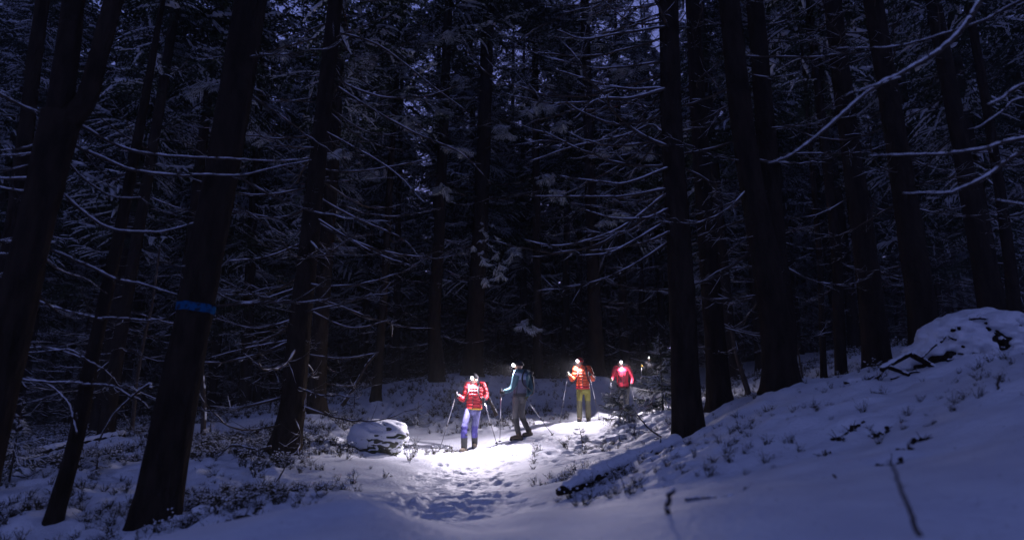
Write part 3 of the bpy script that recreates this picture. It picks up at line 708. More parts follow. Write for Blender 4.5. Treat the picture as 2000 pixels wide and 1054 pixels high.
e2r = N_('FunctionNodeEulerToRotation'); L_(attr('turn', 'FLOAT_VECTOR'), e2r.inputs[0]); L_(e2r.outputs[0], ip.inputs['Rotation']); L_(ip.outputs[0], go.inputs[0])
o = tag(mkobj('undergrowth', me), 'low twiggy bilberry and heather poking through the snow', 'undergrowth', kind='stuff')
o.modifiers.new('tufts', 'NODES').node_group = ng

# ------------------------------------------------------------------ young spruces and saplings
def young(label, px, py, Y, h, rad, count, seed, snow=0.9, stem=0.012, lean=0.0, name='young_spruce', lib=None, z0=0.05):
    p = pix(px, py, Y); rs = np.random.default_rng(seed); z = hz(p[0], p[1])
    root = thing(name, label, 'tree', (p[0], p[1], z - 0.03))
    t = np.linspace(0, 1, 8); P = np.stack([lean * h * t ** 2, 0 * t, t * h], -1)
    mkobj('trunk', (lambda q: q)(trunk_geo(P, stem * (1 - 0.8 * t) + 0.003, 7, 0.05, False, seed)).mesh('trunk', M_TWIG), root)
    gg, gs = crown_geo(rs, h * z0, h, rad, count, lib or BOUGH, lean=lambda q: np.array([lean * h * (q / h) ** 2, 0, 0]), base=0.8, taper=0.8, snow_keep=snow)
    c = mkobj('crown', gg.mesh('crown', M_NEEDLE), root); mkobj('snow', gs.mesh('snow', M_BSNOW), c)
LADEN = [bough_geo(np.random.default_rng(270 + k), 0.3 + 0.15 * k, 18, 0.95) for k in range(4)]
young('young snow-dusted spruce in front of the hiker in the crimson jacket', 1212, 838, 15.6, 1.12, 0.62, 64, 601, 0.55)
young('taller young spruce between the crimson-jacketed hiker and the straight dark trunk', 1296, 815, 17.2, 2.1, 0.80, 90, 602, 0.6, 0.02)
young('small round snow-laden spruce behind the boulder', 816, 815, 17.5, 0.62, 0.42, 34, 603, 1.0, lib=LADEN)
young('tiny drooping sapling with snow on it in front of the hiker in the orange jacket', 1138, 866, 13.4, 0.50, 0.28, 14, 604, 1.0, 0.008, -0.15, 'sapling', LADEN, 0.4)
young('small spruce at the left edge of the picture beside the fallen log', 18, 940, 9.2, 1.15, 0.5, 34, 605, 0.8)
young('low spreading spruce seedling on the snow behind the thin slanting stem', 190, 905, 9.6, 0.36, 0.36, 20, 606, 0.9, lib=LADEN)
young('snow-capped seedling beside the thin post right of the trunk with the blue ring', 408, 862, 13.2, 0.5, 0.35, 22, 607, 1.0, lib=LADEN)
young('sparse small spruce on the slope between the brown trunk and the stem behind', 690, 820, 18.5, 0.5, 0.3, 14, 608, 0.6)
young('small dark spruce above the boulder by the far snowy slope', 880, 800, 19.5, 0.55, 0.3, 16, 609, 0.5)

# living, snow-laden boughs that stand out on the middle-distance spruces
rs = np.random.default_rng(811); LB = [(bough_geo(np.random.default_rng(280 + k), 0.35 + 0.15 * k, 20, 1.0)) for k in range(4)]
LBM = []
for b, bs in LB:
    g1, g2 = Geo(), Geo(); g1.addpack(b); g2.addpack(bs); LBM.append((g1.mesh('bough', M_NEEDLE), g2.mesh('snow', M_SNOW)))
for key, Y, targets in (('centrethick', 19.6, [(970, 245), (985, 262), (1055, 202), (1030, 212), (1065, 340), (1075, 372), (875, 365), (900, 290), (800, 75), (845, 80), (1000, 480), (1020, 630), (860, 210), (900, 150)]),
        ('pathright', 20.5, [(1220, 140), (1200, 128), (1170, 295), (1220, 280), (1215, 415), (1185, 430), (1105, 240), (1260, 300), (1250, 120)]),
        ('centre', 18.8, [(760, 95), (790, 130), (800, 230), (740, 330), (880, 60), (700, 250)]), ('behindlit', 14.5, [(560, 90), (350, 110), (380, 90), (420, 165), (660, 293), (700, 105), (510, 260)])):
    root, base, cf, rf = TREE[key]
    for (px, py) in targets:
        tp = pix(px, py, Y + rs.normal(0, 0.3)) - base; c = cf(tp[2] + 0.5); g = Geo()
        C = smooth_curve(np.array([c, c + (tp - c) * .5 + [0, 0, -.12], tp + [0, 0, .02], tp + (tp - c) * .08]), 20); g.add(*tube(C, np.linspace(.024, .006, 20), 5))
        br = mkobj('branch', g.mesh('branch', M_TWIG), root)
        for k in range(9):
            q_ = C[12 + min(k, 7)] + rs.normal(0, 0.07, 3) * [1, 1, .6]; bm, sm_ = LBM[rs.integers(4)]
            bo = mkobj('bough', bm, br, q_, (0, R(rs.normal(14, 8)), rs.random() * 6.283), 0.26 + 0.3 * rs.random()); bo['kind'] = 'stuff'; sn_ = mkobj('snow', sm_, br, q_, bo.rotation_euler, bo.scale)
# the hanging spray with heaped snow in the middle of the picture
root, base, cf, rf = TREE['centrethick']
for k in range(22):
    t_ = k / 21; tp = pix(945 + rs.normal(0, 6 + 26 * t_), 432 + 105 * t_, 19.4 + rs.normal(0, 0.2)) - base
    bm, sm_ = LBM[rs.integers(4)]; bo = mkobj('bough', bm, root, tp, (0, R(20), rs.random() * 6.283), 0.22 + 0.25 * t_); mkobj('snow', sm_, bo)
g = Geo(); q0 = cf(float((pix(945, 425, 19.4) - base)[2]) + 0.6); q1 = pix(945, 428, 19.4) - base; q2 = pix(946, 535, 19.4) - base
g.add(*tube(smooth_curve(np.array([q0, (q0 + q1) / 2 + [0, 0, .2], q1, (q1 + q2) / 2, q2]), 24), np.linspace(.03, .008, 24), 6)); mkobj('branch', g.mesh('branch', M_TWIG), root)

def stick(name, label, cat, px, Y, w0, w1, seed, tw=3, tl=0.2, dY=0, ground=True, snow=True, mat_=None, group=None, wide=1.1, gaps=0.3, sink=0.0, lay=False):
    if Y is None: Y = ground_hit(*px[0])[1]
    W = np.array([pix(a, b, Y + dY * i / (len(px) - 1)) for i, (a, b) in enumerate(px)]) if not lay else np.array([ground_hit(a, b) for a, b in px]); rs = np.random.default_rng(seed)
    base = W[0].copy(); root = thing(name, label, cat, base, 0, group)
    C = smooth_curve(W - base, 8 * len(px)); n = len(C); C += np.cumsum(rs.normal(0, 0.002, (n, 3)), 0); C[:, 2] -= sink
    r = np.linspace(w0, w1, n) * 0.5 * mpp(W[len(W) // 2])
    gg, gs = stick_geo(C, r, rs, tw, tl, snow_wide=wide, gaps=gaps, k=8)
    mkobj('stem', gg.mesh('stem', mat_ or M_TWIG), root)
    if snow: mkobj('snow', gs.mesh('snow', M_BSNOW), root)
    return root
stick('dead_sapling', 'thin dead stem standing right of the trunk with the blue ring', 'tree', [(396, 868), (398, 780), (394, 690), (400, 600), (404, 500)], 13.4, 11, 4, 701, 14, 0.12)
stick('dead_sapling', 'thin snow-flecked dead stem left of the trunk with the blue ring', 'tree', [(258, 840), (266, 750), (282, 660), (298, 590), (312, 480)], 11.5, 8, 4, 702, 12, 0.12)
stick('dead_sapling', 'bare dead pole leaning across the gap right of the brown trunk', 'tree', [(668, 792), (690, 760), (715, 715), (735, 690)], 18.0, 8, 4, 703, 4, 0.15)
stick('dead_sapling', 'short crooked stem leaning left on the far slope behind the red-jacketed hiker', 'tree', [(878, 768), (868, 735), (862, 705), (858, 660)], 22.0, 16, 9, 704, 5, 0.15)
stick('dead_sapling', 'thin leaning snag beside the close pair of spruces on the bank', 'tree', [(1465, 782), (1452, 735), (1440, 690), (1430, 640)], 12.4, 12, 7, 705, 12, 0.25)
stick('dead_sapling', 'hair-thin sapling standing in the bright snowy gap right of the close pair', 'tree', [(1570, 756), (1566, 725), (1560, 690), (1556, 655)], 14.0, 5, 2, 706, 12, 0.2)
stick('dead_sapling', 'dark bent twig standing behind the right pole of the red-jacketed hiker', 'twig', [(970, 812), (962, 795), (953, 775), (950, 745)], 16.5, 8, 4, 707, 2, 0.2)
stick('broken_stub', 'short dark stub standing upright in the near snow', 'stub', [(1306, 1003), (1304, 985), (1303, 968), (1311, 955)], None, 11, 8, 708, 0)
stick('dead_branch', 'dark crooked stick lying on the near snow right of the upright stub', 'branch', [(1338, 978), (1375, 973), (1410, 970), (1440, 962), (1460, 948)], None, 8, 10, 709, 3, 0.15, wide=0.8, lay=True)
stick('bare_twig', 'thin curved twig bending down over a soil patch on the bank', 'twig', [(1612, 878), (1620, 905), (1636, 925), (1652, 940)], None, 4, 5, 710, 1, snow=False, lay=True)
stick('bare_twig', 'long blurred stalk in the near right corner', 'twig', [(1800, 1050), (1775, 1000), (1752, 950), (1728, 900)], None, 10, 5, 711, 4, 0.2, snow=False)
stick('bare_twig', 'single upright stalk on the bank below the brush pile', 'twig', [(1948, 766), (1950, 750), (1953, 733)], None, 5, 3, 714, 0, snow=False)
stick('bare_twig', 'thin twig arching out from the foot of the brown trunk', 'twig', [(530, 872), (500, 876), (455, 868), (424, 892)], 10.4, 5, 2.5, 715, 2, 0.2)
stick('bare_twig', 'slanting twig in the heather below the brown trunk', 'twig', [(534, 955), (548, 930), (562, 905)], None, 4, 2, 716, 1, 0.2, snow=False)
stick('dead_branch', 'thin bare branch arching to the snow left of the straight dark trunk', 'branch', [(1310, 862), (1285, 850), (1262, 832), (1240, 805)], 10.5, 4, 2, 717, 8, 0.3)

def fallen(label, px, Y0, Y1, w, seed, snoww=1.15, name='fallen_log', stubs=3):
    W = np.array([pix(a, b, Y0 + (Y1 - Y0) * i / (len(px) - 1)) for i, (a, b) in enumerate(px)]); base = W[0].copy()
    root = thing(name, label, 'log', base); rs = np.random.default_rng(seed)
    C = smooth_curve(W - base, 40); r = np.interp(np.linspace(0, 1, 40), np.linspace(0, 1, len(w)), w) * 0.5 * np.array([mpp(c + base) for c in C])
    g = Geo(); v, q, t = tube(C, r * (1 + rs.normal(0, 0.05, 40)), 12); v += rs.normal(0, 0.004, v.shape); g.add(v, q, t); mkobj('trunk', g.mesh('trunk', M_BARK), root)
    gs = Geo(); Q = C + np.stack([0 * r, 0 * r, r * 0.75], -1); rr = r * snoww * (0.75 + 0.35 * rs.random(40)); rr[:2] *= 0.4; rr[-1] *= 0.5
    v, q, t = tube(Q, rr, 10, 1.0, 0.75); gs.add(v + rs.normal(0, 0.004, v.shape), q, t); mkobj('snow', gs.mesh('snow', M_SNOW), root)
    for k in range(stubs):
        i = rs.integers(2, 36); d = unit(rs.normal(0, 1, 3) * [1, 1, 0.6] + [0, -0.6, 0.1]); l = 0.12 + 0.2 * rs.random()
        gg = Geo(); gg.add(*tube([C[i], C[i] + d * l * 0.6, C[i] + d * l + [0, 0, 0.05]], [0.018, 0.012, 0.006], 5)); mkobj('branch_stub', gg.mesh('branch_stub', M_TWIG), root)
fallen('snow-topped fallen log slanting from the path up to the dark trunk', [(1092, 960), (1150, 938), (1210, 912), (1270, 888), (1325, 866)], 5.9, 8.5, (14, 30, 31, 29, 27, 25), 721, 1.25, stubs=7)
fallen('snow-covered fallen trunk lying on the far left slope', [(20, 898), (90, 882), (160, 866), (245, 850)], 12.6, 14.0, (17, 18, 17, 15), 722, 1.05)
fallen('thin snow-covered log lying below the brush pile', [(1650, 752), (1700, 746), (1752, 736), (1790, 728)], 8.3, 8.0, (16, 17, 17, 15), 723, 1.15)
fallen('low log under snow on the far slope above the boulder', [(620, 785), (690, 774), (760, 765), (830, 758)], 21, 23.5, (9, 10, 10, 8), 724, 1.3)

# ------------------------------------------------------------------ boulders
def rock(label, px, py, Y, size, seed, low=-0.45, tilt=(0, 0)):
    p = pix(px, py, Y); rs = np.random.default_rng(seed); z = hz(p[0], p[1])
    root = thing('boulder', label, 'rock', (p[0], p[1], z - 0.05))
    v, q, t = blob((0, 0, 0), (1, 1, 1), 48, 32)
    def nz(v, s, f): return vnoise(v[:, 0] * f + v[:, 2] * 1.7 * f + s, v[:, 1] * f - v[:, 2] * 1.3 * f + s, seed)
    d = 1 + 0.18 * nz(v, 3, 1.3) + 0.10 * nz(v, 9, 3.1) + 0.045 * nz(v, 5, 8)
    sq = 1 / np.maximum(np.max(np.abs(v), axis=1), 0.75) ** 0.25
    base = v * (d * sq)[:, None]; base[:, 2] = base[:, 2] * 0.5 + 0.42 + tilt[0] * base[:, 0]
    g = Geo(); g.add(base * size, q, t); mkobj('stone', g.mesh('stone', M_ROCK), root)
    s = v * ((d * 0.6 + 0.42) * sq)[:, None]; s[:, 2] = s[:, 2] * 0.5 + 0.42 + tilt[0] * s[:, 0]
    hole = smoothstep(0.44, 0.54, nz(v * [1, 1, .55], 13, 9) + 0.5 * nz(v * [1, 1, .55], 17, 17)) * smoothstep(-0.9, 0.3, v[:, 0] - v[:, 2] + 0.2) + (1 - smoothstep(low - 0.1, low + 0.05, v[:, 2] + 0.45 * nz(v, 21, 3.2) - 0.18 * v[:, 0]))
    hole = np.clip(hole, 0, 1)[:, None]
    s = s * 1.03 * (1 - hole) + (base * 0.9) * hole; s[:, 2] += 0.04 * (1 - hole[:, 0])
    g = Geo(); g.add(s * size, q, t); mkobj('snow', g.mesh('snow', M_SNOW), root)
rock('squat boulder capped with snow beside the trodden path', 738, 884, 13.2, (0.58, 0.5, 0.64), 731, -0.8)
rock('small dark stone showing through the snow beside the trunk with the blue ring', 392, 998, 6.4, (0.07, 0.07, 0.10), 733)

# soil patches showing in the bank, each a clod with roots
for i, lab in enumerate(['dark soil clod at the left end of the upper row on the bank', 'dark soil clod in the middle of the upper row on the bank', 'largest dark soil hollow in the snow of the bank', 'dark soil clod under the curved twig on the bank',
    'dark soil clod lowest on the bank above the blurred stalk', 'dark soil clod halfway up the slanting row on the bank', 'smallest dark soil clod at the top of the slanting row', 'dark soil clod between two others in the slanting row', 'dark hollow in the heather right of the trunk with the blue ring']):
    p = SOILP[i]; s = p[2]; z = hz(p[0], p[1]); rs = np.random.default_rng(740 + i); g = Geo()
    for k in range(13):
        dx, dy = rs.normal(0, s * 0.75), rs.normal(0, s * 0.5)
        g.add(*blob((dx, dy, hz(p[0] + dx, p[1] + dy) - z + rs.uniform(-0.2, 0.15) * s), (s * rs.uniform(.2, .5), s * rs.uniform(.2, .45), s * rs.uniform(.15, .4)), 8, 6, 0.35, rs))
    root = thing('soil_clod', lab, 'soil', (p[0], p[1], z)); mkobj('earth', g.mesh('earth', M_SOIL_RECESS), root)
    g = Geo()
    for k in range(4):
        d = unit(rs.normal(0, 1, 3) + [0, -0.3, 0.8]); g.add(*tube([np.zeros(3), d * s * 1.2, d * s * 2.2 + [0, 0, -0.01]], [0.004, 0.003, 0.0015], 4))
    mkobj('root', g.mesh('root', M_TWIG), root)

# ------------------------------------------------------------------ remeshed bodies
def remesh(g, voxel, smooth=4):
    me = g.mesh('tmp', [], True); o = bpy.data.objects.new('tmp', me); COL.objects.link(o)
    m = o.modifiers.new('r', 'REMESH'); m.mode = 'VOXEL'; m.voxel_size = voxel; m.use_smooth_shade = True
    if smooth: k = o.modifiers.new('s', 'SMOOTH'); k.iterations = smooth; k.factor = 0.4
    dg = bpy.context.evaluated_depsgraph_get(); dg.update()
    r = bpy.data.meshes.new_from_object(o.evaluated_get(dg)); r.materials.clear()
    bpy.data.objects.remove(o); bpy.data.meshes.remove(me)
    return r
def paint(me, mats, fn=None):
    for m in mats: me.materials.append(m)
    if fn:
        n = len(me.polygons); c = np.zeros(n * 3); me.polygons.foreach_get('center', c)
        me.polygons.foreach_set('material_index', np.asarray(fn(c.reshape(-1, 3)), np.int32))
    me.polygons.foreach_set('use_smooth', np.ones(len(me.polygons), bool))
    return me

# brush pile under snow
pc = pix(1925, 700, 7.9); zc = hz(pc[0], pc[1]); base = np.array([pc[0], pc[1], zc - 0.15])
root = thing('brush_pile', 'heap of cut branches and logs buried in snow on the bank at right', 'brush pile', base)
gs = Geo(); rs = np.random.default_rng(751)
for (px, py, w_, h_) in [(1870, 668, 60, 36), (1905, 640, 50, 26), (1940, 645, 45, 24), (1975, 655, 60, 30), (2040, 665, 80, 36), (1900, 690, 80, 34), (1960, 700, 80, 34), (1840, 700, 55, 26), (1800, 718, 45, 20), (1990, 690, 60, 30), (1860, 640, 22, 14), (1930, 670, 60, 26)]:
    q_ = pix(px, py, 7.9 + rs.uniform(-0.25, 0.25)) - base; m = mpp(pc)
    gs.add(*blob(q_, (w_ * m, 0.36, h_ * m), 18, 12, 0.16, rs))
sm = remesh(gs, 0.03, 2); mkobj('core', paint(sm, [M_SOIL_RECESS]), root)  # dark brush mass; its colour paints shaded recesses between the snow lumps
n_ = len(sm.vertices); cv = np.zeros(n_ * 3); sm.vertices.foreach_get('co', cv); cv = cv.reshape(-1, 3); nv = np.zeros(n_ * 3); sm.vertices.foreach_get('normal', nv); nv = nv.reshape(-1, 3)
ok = np.where((nv[:, 1] < 0.35) | (nv[:, 2] > 0.3))[0]; g2 = Geo()
lump = vnoise(cv[:, 0] * 4.5 + cv[:, 1], cv[:, 2] * 7 + cv[:, 1] * 3, 71)
for k in rs.choice(ok, 900):
    if lump[k] < -0.46 - 0.4 * nv[k, 2]: continue
    u_ = 0.6 + 0.8 * rs.random()
    g2.add(*blob(cv[k] + [0, 0, 0.02], (0.085 * u_, 0.085 * u_, 0.042 * u_), 9, 6, 0.2, rs))
sm = remesh(g2, 0.016, 3); mkobj('snow', paint(sm, [M_SNOW]), root)
for i, (l, w_, sn) in enumerate([
    ([(1782, 694), (1812, 710), (1838, 726), (1848, 729)], 15, 0.8), ([(1722, 722), (1750, 706), (1782, 690)], 13, 1.3), ([(1738, 718), (1760, 726), (1775, 732)], 12, .8),
    ([(1838, 668), (1850, 655), (1862, 662), (1885, 664), (1900, 668)], 6, 1.0), ([(1872, 640), (1886, 628), (1906, 622), (1930, 624), (1945, 634)], 7, 1.2), ([(1925, 630), (1938, 638), (1950, 636)], 7, .6),
    ([(1860, 645), (1868, 644), (1874, 642)], 10, .5), ([(1955, 665), (1968, 680), (1985, 690)], 20, .5), ([(1970, 652), (2000, 648), (2040, 646)], 6, 1.1), ([(1880, 676), (1890, 680), (1900, 676)], 7, .6),
    ([(1872, 690), (1890, 692), (1902, 688)], 6, .6), ([(1925, 655), (1935, 655), (1944, 650)], 9, .6), ([(1850, 704), (1870, 702), (1888, 706), (1900, 700)], 6, .8), ([(1800, 700), (1815, 685), (1830, 672)], 5, 1.0),
    ([(1740, 740), (1765, 733), (1790, 726), (1815, 735)], 5, .8), ([(1830, 735), (1850, 715), (1870, 705)], 4, .8), ([(1775, 752), (1785, 735), (1790, 720)], 3, .6), ([(1805, 750), (1812, 735), (1825, 722)], 3, .6)]):
    C = smooth_curve(np.array([pix(a, b, 7.36 + 0.10 * (j % 2)) for j, (a, b) in enumerate(l)]) - base, 7 * len(l)); n = len(C); r = np.linspace(1, 0.75, n) * w_ * 0.34 * mpp(pc)
    gg, g2 = stick_geo(C, r, np.random.default_rng(760 + i), 3 if w_ < 9 else 0, 0.35, snow_wide=max(sn, 0.9) * 1.15, gaps=0.1, k=8)
    b = mkobj('stick', gg.mesh('stick', M_BARK), root); mkobj('snow', g2.mesh('snow', M_BSNOW), b)

# ------------------------------------------------------------------ hikers
def fabric(name, c, c2=None, rough=0.75, bump=0.25, bs=60): return mat(name, c, rough, c2, 10, bump, bs, spec=0.25)
M_SKIN = mat('skin', (0.45, 0.27, 0.20), 0.55); M_EYE = mat('eye', (0.03, 0.02, 0.02), 0.2); M_LIP = mat('lips', (0.35, 0.13, 0.12), 0.5)
M_BLACK = fabric('black_nylon', (0.018, 0.018, 0.022), (0.03, 0.03, 0.036)); M_GREY = fabric('grey_softshell', (0.09, 0.088, 0.092), (0.12, 0.117, 0.12)); M_DGREY = fabric('charcoal_softshell', (0.035, 0.034, 0.036), (0.05, 0.05, 0.05))
M_RED = fabric('red_down', (0.46, 0.016, 0.026), (0.56, 0.024, 0.034), 0.5, 0.5, 30); M_ORANGE = fabric('orange_down', (0.62, 0.07, 0.02), (0.7, 0.09, 0.025), 0.5, 0.5, 30); M_CRIM = fabric('crimson_shell', (0.34, 0.008, 0.028), (0.42, 0.012, 0.038), 0.6)
M_TEAL = fabric('teal_shell', (0.055, 0.13, 0.17), (0.07, 0.16, 0.20)); M_PALE = fabric('pale_blue_shell', (0.28, 0.36, 0.52), (0.33, 0.42, 0.58)); M_NAVY = fabric('slate_shell', (0.085, 0.09, 0.15), (0.11, 0.115, 0.18))
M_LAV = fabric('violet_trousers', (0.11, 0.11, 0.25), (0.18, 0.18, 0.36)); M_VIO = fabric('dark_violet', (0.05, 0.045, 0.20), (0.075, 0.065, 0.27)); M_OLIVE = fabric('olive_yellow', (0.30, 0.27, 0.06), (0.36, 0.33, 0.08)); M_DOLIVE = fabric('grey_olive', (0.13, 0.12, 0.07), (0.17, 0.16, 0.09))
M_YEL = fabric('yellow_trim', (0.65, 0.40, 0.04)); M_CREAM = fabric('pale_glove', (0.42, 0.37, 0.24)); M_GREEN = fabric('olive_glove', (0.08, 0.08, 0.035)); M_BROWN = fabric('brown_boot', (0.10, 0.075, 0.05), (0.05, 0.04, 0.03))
M_ALU = mat('aluminium', (0.62, 0.62, 0.65), 0.3, metal=0.85); M_CARBON = mat('dark_shaft', (0.05, 0.05, 0.06), 0.35, spec=0.5)
M_LENS = bpy.data.materials.new('lamp_lens'); M_LENS.use_nodes = True
_e = M_LENS.node_tree.nodes['Principled BSDF']; _e.inputs['Emission Color'].default_value = (0.93, 0.92, 1, 1); _e.inputs['Emission Strength'].default_value = 22

def cap_tube(g, pts, rad, k=12, n=None, ex=1, ez=1):
    n = n or 6 * len(pts); C = smooth_curve(np.column_stack([np.asarray(pts, float), rad]), n)
    g.add(*tube(C[:, :3], np.maximum(C[:, 3], 0.004), k, ex, ez))
    for e in (0, -1): g.add(*blob(C[e, :3], (C[e, 3],) * 3, 10, 8))

def rings(g, C, A, B, ax, k=22):
    """closed stack of ellipses: centres C, half widths A along ax, half depths B"""
    ax = unit(ax); fw = unit(np.cross([0, 0, 1], ax)); a = np.arange(k) * 2 * math.pi / k; n = len(C)
    V = np.asarray(C)[:, None] + np.asarray(A)[:, None, None] * np.cos(a)[None, :, None] * ax + np.asarray(B)[:, None, None] * np.sin(a)[None, :, None] * fw
    i = np.arange(n - 1)[:, None] * k; j = np.arange(k)[None]; q = np.stack([i + j, i + (j + 1) % k, i + k + (j + 1) % k, i + k + j], -1).reshape(-1, 4)
    v = np.vstack([V.reshape(-1, 3), C[0], C[-1]]); jj = np.arange(k); b = (n - 1) * k
    g.add(v, q, np.concatenate([np.stack([np.full(k, n * k), (jj + 1) % k, jj], -1), np.stack([np.full(k, n * k + 1), b + jj, b + (jj + 1) % k], -1)]))

def hiker(S):
    px, py, Y = S['foot']; p = pix(px, py, Y); z0 = hz(p[0], p[1]); O = np.array([p[0], p[1], z0])
    ox, oy, cx0, cy0, sc = S['crop']
    J = lambda a: np.array([(a[0] - cx0) / sc, a[2] if len(a) > 2 else 0.0, (cy0 - a[1]) / sc])
    root = thing('person', S['label'], 'person', O, 0, 'hikers with headlamps')
    yaw = R(S['yaw']); f = np.array([-math.sin(yaw), -math.cos(yaw), 0]); side = np.array([math.cos(yaw), -math.sin(yaw), 0])   # side: towards image right
    hy = R(S['headyaw']); hf = np.array([-math.sin(hy), -math.cos(hy), 0]); hs_ = np.array([math.cos(hy), -math.sin(hy), 0])
    H = J(S['head']); sh = [J(a) for a in S['sh']]; el = [J(a) for a in S['el']]; ha = [J(a) for a in S['ha']]
    hip = [J(a) for a in S['hip']]; kn = [J(a) for a in S['kn']]; an = [J(a) for a in S['an']]
    toe = [unit(np.array([-math.sin(R(a)), -math.cos(R(a)), 0])) for a in S['toe']]
    for i in (0, 1):                                   # soles on the snow
        gz = hz(O[0] + an[i][0], O[1] + an[i][1]) - z0; an[i][2] = max(gz, gz + an[i][2] if S.get('lift', (0, 0))[i] else gz) + 0.085
    smid = (sh[0] + sh[1]) / 2; hm = (hip[0] + hip[1]) / 2; ax = unit((sh[1] - sh[0]) * [1, 1, 0])
    ax = unit(side)
    # ---- body: one continuous surface
    g = Geo(); hr = np.array([0.074, 0.092, 0.115])
    Rm = np.stack([hs_, -hf, [0, 0, 1]], 1)
    def hb(c, r, seg=16, ring=12):
        v, q, t = blob((0, 0, 0), r, seg, ring); g.add(v @ Rm.T + H + Rm @ np.asarray(c, float), q, t)
    hb((0, 0, 0.015), hr); hb((0, -0.018, -0.06), (0.055, 0.070, 0.058)); hb((0, -0.098, -0.008), (0.013, 0.020, 0.022)); hb((0, -0.088, 0.018), (0.009, 0.012, 0.03))
    hb((0.075, 0.005, 0), (0.010, 0.02, 0.03)); hb((-0.075, 0.005, 0), (0.010, 0.02, 0.03)); hb((0, -0.078, 0.045), (0.05, 0.018, 0.012)); hb((0, -0.085, -0.058), (0.022, 0.012, 0.012)); hb((0, -0.078, -0.095), (0.02, 0.016, 0.014))
    cap_tube(g, [smid + [0, 0, -0.02], H + [0, 0, -0.07]], [0.062, 0.056])
    rings(g, [hm - [0, 0, .05], hm + (smid - hm) * .3, hm + (smid - hm) * .75, smid + [0, 0, .02]], [.15, .13, .16, .07], [.1, .09, .11, .05], ax)
    for i in (0, 1):
        cap_tube(g, [sh[i], el[i], ha[i]], [0.05, 0.038, 0.026]); cap_tube(g, [hip[i], kn[i], an[i]], [0.075, 0.052, 0.038])
        cap_tube(g, [an[i] + [0, 0, -.03], an[i] + toe[i] * 0.12 + [0, 0, -.05]], [0.035, 0.03])
    mkobj('body', paint(remesh(g, 0.011, 3), [M_SKIN]), root)
    for s_ in (-1, 1):
        ge = Geo(); v, q, t = blob((0, 0, 0), (0.012, 0.008, 0.008), 8, 6); ge.add(v @ Rm.T + H + Rm @ np.array([s_ * 0.032, -0.086, 0.018]), q, t); mkobj('eye', ge.mesh('eye', M_EYE), root)
    ge = Geo(); v, q, t = blob((0, 0, 0), (0.024, 0.007, 0.007), 10, 6); ge.add(v @ Rm.T + H + Rm @ np.array([0, -0.096, -0.058]), q, t); mkobj('mouth', ge.mesh('mouth', M_LIP), root)
    # ---- jacket
    g = Geo(); hem = J(S['hem']); n = 34; t = np.linspace(0, 1, n); puff = S.get('puff', 0)
    C = hem + (smid + np.array([0, 0, 0.045]) - hem) * t[:, None]
    A = np.interp(t, [0, .06, .3, .55, .8, .92, 1], [.172, .185, .178, .192, .205, .165, .075]) * S.get('wide', 1)
    B = np.interp(t, [0, .06, .3, .55, .8, .92, 1], [.125, .138, .132, .142, .135, .105, .07]) * S.get('wide', 1)
    zz = C[:, 2]; q_ = np.abs(np.sin((zz - zz[0]) * math.pi / 0.075)); A = A + puff * (q_ - .5); B = B + puff * (q_ - .5)
    rings(g, C, A, B, ax)
    for i in (0, 1):
        wr = ha[i] + (el[i] - ha[i]) * 0.13; m = 26; P = smooth_curve(np.array([sh[i] + (smid - sh[i]) * .25, sh[i], el[i], wr]), m); u = np.linspace(0, 1, m)
        r = np.interp(u, [0, .33, .66, 1], [.085, .082, .064, .047]) + puff * 0.9 * (np.abs(np.sin(u * 9 * math.pi)) - .5)
        g.add(*tube(P, r, 14)); g.add(*blob(P[0], (.08,) * 3, 12, 8)); g.add(*blob(P[-1], (.04,) * 3, 10, 8))
    collar = smooth_curve(np.column_stack([[smid + [0, 0, .01], H + [0, 0, -.115] + f * 0.012], [0.10, 0.086]]), 5); g.add(*tube(collar[:, :3], collar[:, 3], 16))
    mkobj('jacket', paint(remesh(g, 0.0125, 2), S['jmats'], (lambda c: S['jfn'](c, dict(z0=hem[2], z1=smid[2], ax=ax, mid=smid, f=f, el=el, sh=sh, ha=ha))) if 'jfn' in S else None), root)
    # ---- zip and front seam
    gz_ = Geo(); P = [C[k] + f * (B[k] * 1.03 + 0.004) for k in range(1, 29)]; gz_.add(*tube(P, 0.0065, 6)); mkobj('zip', gz_.mesh('zip', S.get('zip', M_BLACK)), root)
    # ---- trousers
    g = Geo(); rings(g, [hm - [0, 0, .10], hm - [0, 0, .03], hm + [0, 0, .07], hem + [0, 0, .05]], [.13, .158, .155, .145], [.095, .118, .115, .10], ax)
    for i in (0, 1):
        low = an[i] + (kn[i] - an[i]) * S.get('trouser_end', 0.1); m = 22; P = smooth_curve(np.array([hip[i], kn[i], low]), m); u = np.linspace(0, 1, m)
        r = np.interp(u, [0, .45, .55, 1], [.096, .074, .072, .062 if S.get('trouser_end', .1) < .2 else .075]) * (1 + 0.05 * np.sin(u * 31 + i) * (u > .35)); g.add(*tube(P, r, 16)); g.add(*blob(P[0], (.09,) * 3, 12, 8))
    km = (kn[0][2] + kn[1][2]) / 2
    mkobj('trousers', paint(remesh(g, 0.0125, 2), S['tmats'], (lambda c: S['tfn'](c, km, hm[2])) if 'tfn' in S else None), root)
    for i in (0, 1):
        if S.get('gaiter'):
            gg = Geo(); top = an[i] + (kn[i] - an[i]) * 0.72; C2 = smooth_curve(np.column_stack([[top, an[i] + (top - an[i]) * .5, an[i] + [0, 0, -.02]], [.076, .072, .066]]), 14)
            gg.add(*tube(C2[:, :3], C2[:, 3] * (1 + .03 * np.sin(np.arange(14) * 1.9)), 16)); mkobj('gaiter', gg.mesh('gaiter', S['gaiter']), root)
        gb = Geo(); td = toe[i]; s2 = np.array([-td[1], td[0], 0]); b0 = an[i] * [1, 1, 0] + np.array([0, 0, an[i][2] - 0.085])
